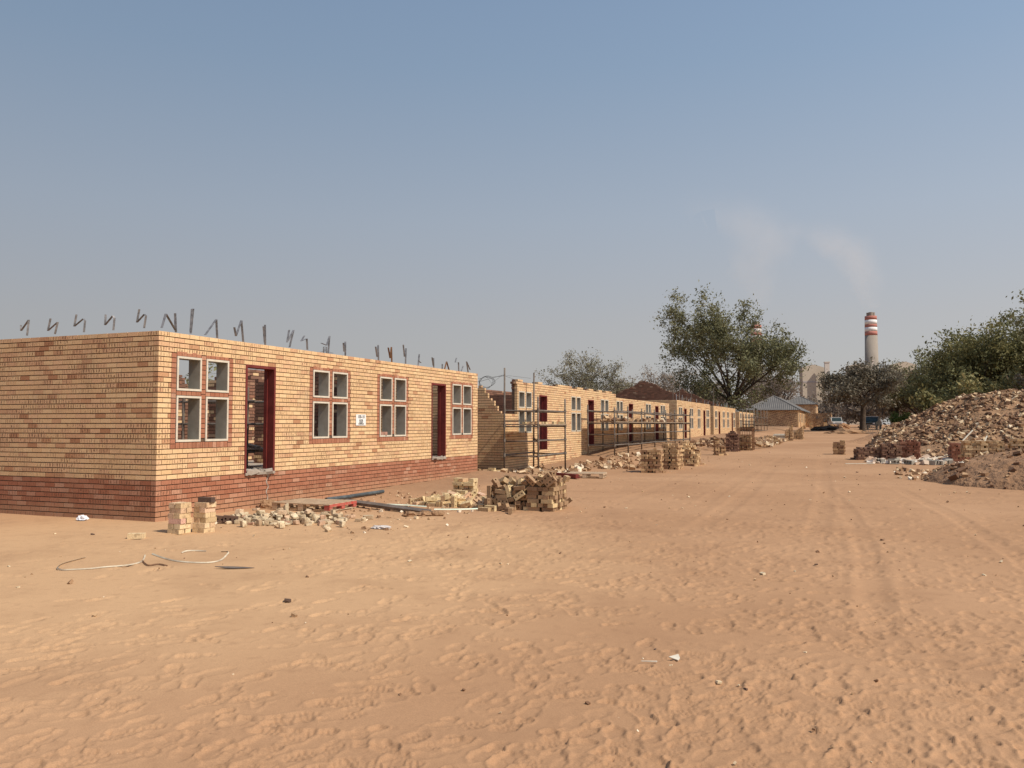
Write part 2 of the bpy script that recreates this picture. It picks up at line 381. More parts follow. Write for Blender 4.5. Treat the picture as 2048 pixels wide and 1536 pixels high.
# ------------------------------------------------------------------ helpers
def link(o, parent=None):
    COL.objects.link(o)
    if parent is not None:
        o.parent = parent
    return o

def tag(o, label=None, cat=None, group=None, kind=None):
    if label: o['label'] = label
    if cat: o['category'] = cat
    if group: o['group'] = group
    if kind: o['kind'] = kind
    return o

def empty(name, loc=(0, 0, 0), rz=0.0):
    o = bpy.data.objects.new(name, None)
    o.location = loc
    o.rotation_euler = (0, 0, rz)
    o.empty_display_size = .3
    return link(o)

def raw_mesh(name, V, F, uv=None, col=None, smooth=False):
    """V (n,3), F (m,k) numpy arrays -> mesh"""
    V = np.asarray(V, dtype=np.float32); F = np.asarray(F, dtype=np.int32)
    me = bpy.data.meshes.new(name)
    me.vertices.add(len(V)); me.vertices.foreach_set('co', V.ravel())
    k = F.shape[1]
    me.loops.add(F.size); me.loops.foreach_set('vertex_index', F.ravel())
    me.polygons.add(len(F)); me.polygons.foreach_set('loop_start', np.arange(0, F.size, k, dtype=np.int32))
    me.polygons.foreach_set('use_smooth', np.full(len(F), bool(smooth)))
    if uv is not None:
        me.uv_layers.new(name='UVMap').data.foreach_set('uv', np.asarray(uv, dtype=np.float32).ravel())
    if col is not None:
        c4 = np.ones((len(V), 4), dtype=np.float32); c4[:, :3] = col
        me.attributes.new('Col', 'FLOAT_COLOR', 'POINT').data.foreach_set('color', c4.ravel())
    me.update(calc_edges=True)
    return me

def np_obj(name, V, F, mat, parent=None, **kw):
    me = raw_mesh(name, V, F, **kw)
    if mat: me.materials.append(mat)
    return link(bpy.data.objects.new(name, me), parent)

CORN = np.array([(x, y, z) for x in (-1, 1) for y in (-1, 1) for z in (-1, 1)], dtype=float)
BF = np.array([(0, 1, 3, 2), (4, 6, 7, 5), (0, 4, 5, 1), (2, 3, 7, 6), (0, 2, 6, 4), (1, 5, 7, 3)])
BAX = [(1, 2), (1, 2), (0, 2), (0, 2), (0, 1), (0, 1)]

def box_arrays(C, H, R=None, col=None, jitter=0.0, rng=None):
    """C (n,3) centres, H (n,3) half sizes, R None | (3,3) | (n,3,3)"""
    C = np.asarray(C, float); H = np.asarray(H, float); n = len(C)
    loc = CORN[None] * H[:, None, :]
    if jitter: loc = loc * (1 + rng.uniform(-jitter, jitter, loc.shape))
    if R is not None:
        R = np.asarray(R, float)
        P = np.einsum('ij,nkj->nki', R, loc) if R.ndim == 2 else np.einsum('nij,nkj->nki', R, loc)
    else:
        P = loc
    V = (P + C[:, None, :]).reshape(-1, 3)
    F = (BF[None] + 8 * np.arange(n)[:, None, None]).reshape(-1, 4)
    base = CORN[None] * H[:, None, :] + H[:, None, :]
    uv = np.zeros((n, 6, 4, 2))
    for f in range(6):
        a, b = BAX[f]
        q = base[:, BF[f], :]
        uv[:, f, :, 0] = q[:, :, a] / .222
        uv[:, f, :, 1] = q[:, :, b] / .073
    cc = None if col is None else np.repeat(np.asarray(col, float), 8, axis=0)
    return V, F, uv.reshape(-1, 2), cc

def rot_many(rng, n, tilt=3.2):
    a = rng.uniform(0, 2 * PI, n); b = rng.uniform(-tilt, tilt, n); c = rng.uniform(-tilt, tilt, n)
    ca, sa, cb, sb, cc, sc_ = np.cos(a), np.sin(a), np.cos(b), np.sin(b), np.cos(c), np.sin(c)
    R = np.zeros((n, 3, 3))
    R[:, 0, 0] = ca * cb; R[:, 0, 1] = ca * sb * sc_ - sa * cc; R[:, 0, 2] = ca * sb * cc + sa * sc_
    R[:, 1, 0] = sa * cb; R[:, 1, 1] = sa * sb * sc_ + ca * cc; R[:, 1, 2] = sa * sb * cc - ca * sc_
    R[:, 2, 0] = -sb; R[:, 2, 1] = cb * sc_; R[:, 2, 2] = cb * cc
    return R

class MB:
    """collects plain shapes for ONE mesh"""
    def __init__(s): s.v = []; s.f = []
    def box(s, c, d, R=None):
        b = len(s.v)
        for k in CORN:
            p = Vector((k[0] * d[0] / 2, k[1] * d[1] / 2, k[2] * d[2] / 2))
            if R is not None: p = R @ p
            s.v.append(tuple(p + Vector(c)))
        s.f += [tuple(int(i) + b for i in q) for q in BF]
        return s
    def tube(s, p0, p1, r0, r1=None, n=8, cap=True):
        r1 = r0 if r1 is None else r1
        p0 = Vector(p0); p1 = Vector(p1); d = (p1 - p0)
        if d.length < 1e-6: return s
        d.normalize()
        a = d.orthogonal().normalized(); c = d.cross(a); b = len(s.v)
        for i in range(n):
            t = 2 * PI * i / n; q = a * math.cos(t) + c * math.sin(t)
            s.v.append(tuple(p0 + q * r0)); s.v.append(tuple(p1 + q * r1))
        for i in range(n):
            j = (i + 1) % n
            s.f.append((b + 2 * i, b + 2 * j, b + 2 * j + 1, b + 2 * i + 1))
        if cap:
            s.f.append(tuple(b + 2 * i for i in range(n))[::-1]); s.f.append(tuple(b + 2 * i + 1 for i in range(n)))
        return s
    def path(s, pts, r, n=6):
        for a, b in zip(pts[:-1], pts[1:]): s.tube(a, b, r, n=n)
        return s
    def poly(s, pts, faces):
        b = len(s.v); s.v += [tuple(p) for p in pts]
        s.f += [tuple(i + b for i in f) for f in faces]
        return s
    def ribbon(s, pts, wdir, w, th=.002):
        """flat strip along pts with width direction wdir"""
        wd = Vector(wdir).normalized() * (w / 2)
        for a, b in zip(pts[:-1], pts[1:]):
            a = Vector(a); b = Vector(b); d = (b - a)
            if d.length < 1e-5: continue
            nn = d.cross(wd).normalized() * th
            s.poly([a - wd - nn, a + wd - nn, b + wd - nn, b - wd - nn, a - wd + nn, a + wd + nn, b + wd + nn, b - wd + nn],
                   [(0, 3, 2, 1), (4, 5, 6, 7), (0, 1, 5, 4), (1, 2, 6, 5), (2, 3, 7, 6), (3, 0, 4, 7)])
        return s
    def build(s, name, mat, parent=None, smooth=False, bevel=0):
        me = bpy.data.meshes.new(name); me.from_pydata(s.v, [], s.f)
        if mat: me.materials.append(mat)
        if smooth:
            for p in me.polygons: p.use_smooth = True
        o = link(bpy.data.objects.new(name, me), parent)
        if bevel:
            m = o.modifiers.new('bevel', 'BEVEL'); m.width = bevel; m.segments = 2; m.limit_method = 'ANGLE'
        return o

def perlin(x, y, seed=0):
    x = np.asarray(x, float); y = np.asarray(y, float)
    xi = np.floor(x).astype(np.int64); yi = np.floor(y).astype(np.int64)
    xf = x - xi; yf = y - yi
    def g(ix, iy, dx, dy):
        h = (ix * 374761393 + iy * 668265263 + seed * 974634721) & 0x7fffffff
        h = ((h ^ (h >> 13)) * 1274126177) & 0x7fffffff
        h = h ^ (h >> 16)
        a = (h % 4096) / 4096. * 2 * PI
        return np.cos(a) * dx + np.sin(a) * dy
    u = xf * xf * xf * (xf * (xf * 6 - 15) + 10); v = yf * yf * yf * (yf * (yf * 6 - 15) + 10)
    a = g(xi, yi, xf, yf); b = g(xi + 1, yi, xf - 1, yf)
    c = g(xi, yi + 1, xf, yf - 1); d = g(xi + 1, yi + 1, xf - 1, yf - 1)
    return (a + (b - a) * u) + ((c + (d - c) * u) - (a + (b - a) * u)) * v

# ------------------------------------------------------------------ materials
def new_mat(name):
    m = bpy.data.materials.new(name); m.use_nodes = True
    nt = m.node_tree; nt.nodes.clear()
    out = nt.nodes.new('ShaderNodeOutputMaterial'); b = nt.nodes.new('ShaderNodeBsdfPrincipled')
    nt.links.new(b.outputs[0], out.inputs[0])
    b.inputs['Roughness'].default_value = .85
    if 'Specular IOR Level' in b.inputs: b.inputs['Specular IOR Level'].default_value = .25
    return m, nt, b

class NT:
    """tiny node-writing helper"""
    def __init__(s, nt): s.nt = nt
    def n(s, t, **kw):
        nd = s.nt.nodes.new(t)
        for k, v in kw.items(): setattr(nd, k, v)
        return nd
    def l(s, a, b): s.nt.links.new(a, b)
    def math(s, op, a, b=None, c=None, clamp=False):
        nd = s.n('ShaderNodeMath', operation=op); nd.use_clamp = clamp
        for i, v in enumerate((a, b, c)):
            if v is None: continue
            if hasattr(v, 'links'): s.l(v, nd.inputs[i])
            else: nd.inputs[i].default_value = v
        return nd.outputs[0]
    def mix(s, fac, a, b, blend='MIX'):
        nd = s.n('ShaderNodeMix', data_type='RGBA', blend_type=blend)
        for sock, v in ((nd.inputs[0], fac), (nd.inputs[6], a), (nd.inputs[7], b)):
            if hasattr(v, 'links'): s.l(v, sock)
            elif isinstance(v, (int, float)): sock.default_value = v
            else: sock.default_value = (*v, 1)
        return nd.outputs[2]
    def noise(s, vec, scale, detail=3, rough=.55, dist=0):
        nd = s.n('ShaderNodeTexNoise'); nd.inputs['Scale'].default_value = scale
        nd.inputs['Detail'].default_value = detail; nd.inputs['Roughness'].default_value = rough
        nd.inputs['Distortion'].default_value = dist
        if vec is not None: s.l(vec, nd.inputs['Vector'])
        return nd.outputs[0]
    def ramp(s, fac, stops, interp='LINEAR'):
        nd = s.n('ShaderNodeValToRGB'); nd.color_ramp.interpolation = interp
        el = nd.color_ramp.elements
        while len(el) < len(stops): el.new(.5)
        for e, (p, c) in zip(el, stops):
            e.position = p; e.color = (*c, 1) if len(c) == 3 else c
        s.l(fac, nd.inputs[0]); return nd.outputs[0]
    def coord(s, which='Object'):
        return s.n('ShaderNodeTexCoord').outputs[which]
    def sstep(s, v, a, b):
        nd = s.n('ShaderNodeMapRange', interpolation_type='SMOOTHSTEP')
        nd.inputs['From Min'].default_value = a; nd.inputs['From Max'].default_value = b
        s.l(v, nd.inputs['Value']); return nd.outputs[0]
    def bump(s, h, strength, dist, bsdf):
        nd = s.n('ShaderNodeBump'); nd.inputs['Strength'].default_value = strength; nd.inputs['Distance'].default_value = dist
        s.l(h, nd.inputs['Height']); s.l(nd.outputs[0], bsdf.inputs['Normal'])

def brick_mat():
    m, nt, b = new_mat('face brick'); N = NT(nt)
    at = N.n('ShaderNodeAttribute', attribute_name='Col'); sep = N.n('ShaderNodeSeparateColor'); N.l(at.outputs['Color'], sep.inputs[0])
    R, G, B = sep.outputs
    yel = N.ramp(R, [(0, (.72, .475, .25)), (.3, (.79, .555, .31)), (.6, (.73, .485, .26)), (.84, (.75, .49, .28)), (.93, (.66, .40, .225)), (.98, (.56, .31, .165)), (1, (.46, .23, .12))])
    red = N.ramp(R, [(0, (.38, .155, .088)), (.3, (.43, .185, .108)), (.6, (.36, .14, .078)), (.88, (.45, .205, .122)), (1, (.52, .29, .19))])
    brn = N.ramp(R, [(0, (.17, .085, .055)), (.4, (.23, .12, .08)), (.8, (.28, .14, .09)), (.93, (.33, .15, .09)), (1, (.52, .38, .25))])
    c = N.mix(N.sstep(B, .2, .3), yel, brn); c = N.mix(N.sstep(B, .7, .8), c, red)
    uv = N.n('ShaderNodeUVMap', uv_map='UVMap'); su = N.n('ShaderNodeSeparateXYZ'); N.l(uv.outputs[0], su.inputs[0])
    obj = N.coord('Object')
    wob = N.noise(obj, 9, 2)
    ph = N.math('ADD', N.math('MULTIPLY', su.outputs[0], 3.4), N.math('MULTIPLY', wob, .9))
    st = N.math('MULTIPLY', N.sstep(N.math('SINE', N.math('MULTIPLY', ph, 2 * PI)), -.10, .45), N.sstep(N.math('ABSOLUTE', N.math('ADD', su.outputs[1], -.48)), .47, .30))
    blot = N.sstep(N.noise(obj, 15, 3, .6), .36, .56)
    fl = N.math('MULTIPLY', N.math('MULTIPLY', st, blot), G, clamp=True)
    dark = N.mix(.78, c, (.175, .085, .048))
    c = N.mix(fl, c, dark)
    # whole-brick flashing and grime
    gr = N.noise(obj, 1.3, 4, .6)
    c = N.mix(N.math('MULTIPLY', N.sstep(gr, .5, .75), .22), c, (.24, .15, .09))
    grain = N.noise(obj, 70, 2)
    c = N.mix(1.0, c, N.ramp(grain, [(.3, (.82, .82, .82)), (.7, (1.08, 1.08, 1.08))]), 'MULTIPLY')
    sx = N.n('ShaderNodeSeparateXYZ'); N.l(obj, sx.inputs[0])
    # cement smears and splashed sand near the ground
    sm = N.sstep(N.noise(obj, 2.6, 5, .72, .6), .60, .74)
    c = N.mix(N.math('MULTIPLY', sm, .28), c, (.52, .43, .33))
    zz = N.math('ADD', sx.outputs[2], N.math('MULTIPLY', N.noise(obj, 3.5, 3), -.35))
    c = N.mix(N.math('MULTIPLY', N.math('SUBTRACT', 1.0, N.sstep(zz, -.12, .22)), .5), c, (.44, .27, .155))
    N.l(c, b.inputs['Base Color'])
    b.inputs['Roughness'].default_value = .8
    N.bump(grain, .35, .004, b)
    return m

def simple_mat(name, c1, c2, scale=6, rough=.85, bump=.2, bscale=40, dist=.01, metallic=0, spec=.25, obj_random=0.0, coord='Object'):
    m, nt, b = new_mat(name); N = NT(nt); o = N.coord(coord)
    f = N.sstep(N.noise(o, scale, 4, .6), .3, .7)
    c = N.mix(f, c1, c2)
    if obj_random:
        oi = N.n('ShaderNodeObjectInfo')
        v = N.ramp(oi.outputs['Random'], [(0, (1 - obj_random,) * 3), (1, (1 + obj_random,) * 3)])
        c = N.mix(1.0, c, v, 'MULTIPLY')
    N.l(c, b.inputs['Base Color'])
    b.inputs['Roughness'].default_value = rough; b.inputs['Metallic'].default_value = metallic
    b.inputs['Specular IOR Level'].default_value = spec
    if bump: N.bump(N.noise(o, bscale, 3), bump, dist, b)
    return m

def loose_mat(name, stops):
    m, nt, b = new_mat(name); N = NT(nt); o = N.coord('Object')
    oi = N.n('ShaderNodeObjectInfo')
    c = N.ramp(oi.outputs['Random'], stops)
    add = N.n('ShaderNodeVectorMath', operation='ADD'); N.l(o, add.inputs[0])
    cx = N.n('ShaderNodeCombineXYZ'); N.l(N.math('MULTIPLY', oi.outputs['Random'], 37.), cx.inputs[0]); N.l(cx.outputs[0], add.inputs[1])
    v = add.outputs[0]
    c = N.mix(N.math('MULTIPLY', N.sstep(N.noise(v, 14, 3, .6), .5, .72), .55), c, (.20, .115, .065))
    c = N.mix(1.0, c, N.ramp(N.noise(v, 60, 2), [(.3, (.8, .8, .8)), (.7, (1.1, 1.1, 1.1))]), 'MULTIPLY')
    N.l(c, b.inputs['Base Color']); N.bump(N.noise(v, 45, 3), .5, .006, b)
    return m

def col_mat(name, stops, grime=.3, scale=9, bump=.5):
    """per-box colour from Col.R"""
    m, nt, b = new_mat(name); N = NT(nt)
    at = N.n('ShaderNodeAttribute', attribute_name='Col'); sep = N.n('ShaderNodeSeparateColor'); N.l(at.outputs['Color'], sep.inputs[0])
    c = N.ramp(sep.outputs[0], stops); o = N.coord('Object')
    c = N.mix(N.math('MULTIPLY', N.sstep(N.noise(o, scale, 3, .6), .45, .7), grime), c, (.16, .09, .05))
    N.l(c, b.inputs['Base Color']); N.bump(N.noise(o, 30, 3), bump, .01, b)
    return m

def leaf_mat(name, stops, trans=.25):
    m, nt, b = new_mat(name); N = NT(nt)
    at = N.n('ShaderNodeAttribute', attribute_name='Col'); sep = N.n('ShaderNodeSeparateColor'); N.l(at.outputs['Color'], sep.inputs[0])
    c = N.ramp(sep.outputs[0], stops)
    N.l(c, b.inputs['Base Color']); b.inputs['Roughness'].default_value = .7
    tr = N.n('ShaderNodeBsdfTranslucent'); N.l(c, tr.inputs[0])
    mx = N.n('ShaderNodeMixShader'); mx.inputs[0].default_value = trans
    out = [n for n in nt.nodes if n.type == 'OUTPUT_MATERIAL'][0]
    N.l(b.outputs[0], mx.inputs[1]); N.l(tr.outputs[0], mx.inputs[2]); N.l(mx.outputs[0], out.inputs[0])
    return m

def sand_mat():
    m, nt, b = new_mat('reddish sand'); N = NT(nt); o = N.coord('Object')
    big = N.noise(o, .16, 3, .5); mid = N.noise(o, .9, 4, .6); fine = N.noise(o, 7, 4, .65); grain = N.noise(o, 130, 2)
    c = N.mix(N.sstep(big, .3, .7), (.362, .207, .113), (.432, .256, .144))
    # pale trampled sand by the first house
    sx = N.n('ShaderNodeSeparateXYZ'); N.l(o, sx.inputs[0])
    dx = N.math('ADD', sx.outputs[0], 8.0); dy = N.math('ADD', sx.outputs[1], -8.0)
    d = N.math('ADD', N.math('POWER', N.math('ABSOLUTE', N.math('MULTIPLY', dx, .2)), 2.), N.math('POWER', N.math('ABSOLUTE', N.math('MULTIPLY', dy, .2)), 2.))
    d = N.math('ADD', d, N.math('MULTIPLY', mid, .6))
    near = N.math('SUBTRACT', 1.0, N.sstep(d, .5, 2.2))
    c = N.mix(N.math('MULTIPLY', near, .75), c, (.54, .345, .190))
    # darker reddish earth along the house fronts
    bankm = N.sstep(N.math('ADD', N.math('MULTIPLY', sx.outputs[0], -1.0), N.math('MULTIPLY', mid, 2.2)), 9.0, 10.4)
    yy = N.sstep(sx.outputs[1], 14., 19.)
    c = N.mix(N.math('MULTIPLY', N.math('MULTIPLY', bankm, yy), .65), c, (.25, .155, .095))
    c = N.mix(N.math('MULTIPLY', N.sstep(mid, .45, .75), .35), c, (.27, .152, .085))
    c = N.mix(N.math('MULTIPLY', N.sstep(fine, .5, .75), .28), c, (.25, .14, .078))
    c = N.mix(1.0, c, N.ramp(grain, [(.3, (.88, .88, .88)), (.7, (1.1, 1.1, 1.1))]), 'MULTIPLY')
    spk = N.n('ShaderNodeTexVoronoi'); spk.inputs['Scale'].default_value = 9; N.l(o, spk.inputs['Vector'])
    sm = N.math('MULTIPLY', N.math('LESS_THAN', spk.outputs['Distance'], .045), .5)
    c = N.mix(sm, c, N.ramp(spk.outputs['Color'], [(.2, (.13, .075, .045)), (.75, (.2, .12, .07)), (.9, (.75, .6, .42))]))
    N.l(c, b.inputs['Base Color']); b.inputs['Roughness'].default_value = .95
    b.inputs['Specular IOR Level'].default_value = .08
    h = N.math('ADD', N.math('MULTIPLY', N.noise(o, 22, 4, .6), 1.0), N.math('MULTIPLY', grain, .15))
    N.bump(h, .22, .012, b)
    return m

M = {}
M['brick'] = brick_mat()
M['mortar'] = simple_mat('dark raked mortar', (.12, .078, .05), (.18, .12, .08), 12)
M['sand'] = sand_mat()
M['concrete'] = simple_mat('precast concrete', (.30, .275, .225), (.37, .345, .29), 5, .8, .15)
M['cream'] = simple_mat('cream cement edge', (.58, .52, .42), (.68, .62, .50), 9, .8, .2)
M['slab'] = simple_mat('rough cement slab', (.30, .25, .20), (.40, .34, .28), 4, .9, .4)
M['oxide'] = simple_mat('red oxide steel', (.13, .022, .018), (.18, .034, .027), 5, .55, .05, spec=.3)
M['galv'] = simple_mat('galvanised strap', (.15, .15, .155), (.32, .31, .31), 14, .45, .05, metallic=.5)
M['rust'] = simple_mat('rusty strap', (.23, .11, .05), (.15, .08, .045), 14, .7, .05, metallic=.2)
M['scaf'] = simple_mat('weathered scaffold steel', (.115, .092, .073), (.20, .165, .135), 5, .65, .1, metallic=0)
M['plank'] = simple_mat('weathered scaffold plank', (.26, .19, .13), (.38, .29, .20), 5, .85, .3)
M['wood'] = simple_mat('pallet wood', (.42, .30, .19), (.55, .41, .27), 7, .85, .3)
M['redpaint'] = simple_mat('red paint', (.50, .07, .05), (.42, .16, .12), 16, .6, .1)
M['signw'] = simple_mat('white sign board', (.80, .80, .78), (.84, .84, .81), 3, .5, 0)
M['ink'] = simple_mat('black sign lettering', (.03, .03, .03), (.05, .05, .05), 3, .6, 0)
M['pipe'] = simple_mat('blue grey pipe', (.055, .065, .07), (.10, .115, .12), 6, .5, .1)
M['steel'] = simple_mat('dull steel channel', (.12, .10, .085), (.20, .165, .14), 6, .6, .15, metallic=.2)
M['strap'] = simple_mat('cream plastic strapping', (.66, .58, .43), (.30, .22, .15), 2.2, .6, .0)
M['tape'] = simple_mat('pale green strapping', (.55, .66, .52), (.70, .72, .58), 6, .6, .0)
M['plastic'] = simple_mat('thin clear plastic', (.50, .44, .39), (.66, .60, .55), 8, .3, .1, spec=.5)
M['white'] = simple_mat('white paper', (.80, .80, .80), (.70, .72, .78), 10, .5, .1)
M['bark'] = simple_mat('dark bark', (.055, .040, .030), (.10, .075, .055), 3, .95, .5, 12, .05)
M['barkb'] = simple_mat('grey brown bark', (.13, .098, .072), (.19, .145, .11), 3, .95, .5, 12, .05)
M['tile'] = None
M['soil'] = simple_mat('loose brown soil', (.215, .118, .062), (.32, .185, .102), .8, .95, .8, 7, .12)
M['soil3'] = simple_mat('orange soil', (.33, .175, .088), (.43, .245, .13), .8, .95, .8, 7, .12)
M['soil2'] = simple_mat('rubble soil', (.25, .145, .078), (.38, .225, .122), .7, .95, .8, 7, .12)
M['rubble'] = col_mat('brick rubble', [(0, (.10, .054, .032)), (.3, (.20, .108, .06)), (.55, (.32, .19, .103)), (.78, (.48, .32, .18)), (.92, (.68, .53, .34)), (1, (.82, .72, .56))], .5)
M['stackb'] = col_mat('stacked brick', [(0, (.22, .12, .075)), (.3, (.38, .23, .125)), (.6, (.55, .37, .195)), (1, (.70, .51, .29))], .35)
M['stackr'] = col_mat('stacked red brick', [(0, (.21, .085, .05)), (.5, (.33, .145, .088)), (1, (.46, .25, .165))], .25)
M['stackd'] = col_mat('stacked dark brick', [(0, (.13, .07, .05)), (.5, (.22, .12, .08)), (1, (.40, .25, .15))], .25)
M['block'] = col_mat('pale hollow block', [(0, (.40, .22, .14)), (.4, (.55, .40, .28)), (.8, (.66, .54, .42)), (1, (.78, .72, .64))], .2)
M['lb0'] = loose_mat('loose tan brick', [(0, (.25, .15, .085)), (.25, (.40, .26, .145)), (.5, (.30, .185, .105)), (.75, (.50, .35, .19)), (1, (.36, .22, .125))])
M['lb1'] = loose_mat('loose cream brick', [(0, (.58, .42, .22)), (.4, (.72, .56, .32)), (.8, (.66, .49, .26)), (1, (.58, .36, .22))])
M['lb2'] = loose_mat('loose yellow brick', [(0, (.50, .35, .19)), (.3, (.74, .57, .34)), (.6, (.62, .44, .25)), (.85, (.70, .46, .32)), (1, (.78, .61, .37))])
M['frag'] = loose_mat('broken brick', [(0, (.40, .28, .17)), (.4, (.62, .50, .33)), (.8, (.72, .58, .38)), (1, (.50, .28, .18))])
M['dk'] = loose_mat('dark brick', [(0, (.10, .065, .05)), (1, (.17, .10, .07))])
M['pink'] = loose_mat('pink brick', [(0, (.62, .32, .24)), (1, (.68, .42, .32))])
M['navy'] = simple_mat('dark green truck paint', (.020, .030, .030), (.03, .04, .04), 3, .35, 0, spec=.5)
M['carw'] = simple_mat('white vehicle paint', (.62, .62, .60), (.70, .70, .67), 3, .35, 0, spec=.5)
M['glass'] = simple_mat('teal windscreen glass', (.016, .030, .029), (.026, .042, .04), 2, .3, 0, spec=.35)
M['tan'] = simple_mat('dusty pale vehicle paint', (.36, .33, .29), (.42, .39, .34), 3, .5, 0, spec=.4)
M['tyre'] = simple_mat('black tyre', (.02, .02, .02), (.03, .03, .03), 5, .8, 0)
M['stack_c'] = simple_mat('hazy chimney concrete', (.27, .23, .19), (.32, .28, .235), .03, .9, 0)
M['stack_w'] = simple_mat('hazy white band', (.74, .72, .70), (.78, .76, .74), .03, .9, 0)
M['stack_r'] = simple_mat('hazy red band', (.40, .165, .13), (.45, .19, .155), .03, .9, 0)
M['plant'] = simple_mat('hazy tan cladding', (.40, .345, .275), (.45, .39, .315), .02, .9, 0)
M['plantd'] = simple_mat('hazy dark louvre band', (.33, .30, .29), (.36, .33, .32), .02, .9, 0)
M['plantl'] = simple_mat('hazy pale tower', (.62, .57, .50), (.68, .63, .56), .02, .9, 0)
M['wire'] = simple_mat('dark wire', (.05, .05, .05), (.08, .08, .08), 3, .6, 0)
M['pylon'] = simple_mat('grey lattice steel', (.16, .16, .165), (.20, .20, .205), 1, .6, 0)

# ------------------------------------------------------------------ terrain
def base_h(Y): return np.interp(Y, [-50, 20, 30, 55, 85, 125, 200, 400, 5000], [0, 0, .08, .38, .62, .95, 1.1, 1.2, 1.3])
def bank_h(x, y):
    t = np.clip((-7.2 - np.asarray(x)) / 3.2, 0, 1); s = t * t * (3 - 2 * t)
    return np.interp(y, [8, 16, 20, 23, 24.5, 28, 32, 36, 40, 50, 53, 60, 100], [0, .02, .10, .15, .02, .02, .1, .32, .38, .32, .25, .28, .3]) * s
def ground_h(x, y):
    x = np.asarray(x, float); y = np.asarray(y, float)
    h = base_h(y) + bank_h(x, y)
    far = np.clip(1 - np.hypot(x, y) / 160., 0, 1)
    h = h + far * (.030 * perlin(x / 2.7, y / 2.7, 3) + .003 * perlin(x / .62, y / .62, 4))
    rough = np.clip((-8.2 - x) / 1.5, 0, 1) * np.clip((y - 15) / 4, 0, 1) * far
    return h + rough * .05 * (perlin(x / .9, y / .9, 8) + .6 * perlin(x / .3, y / .3, 9))
def gz(x, y): return float(ground_h(x, y))

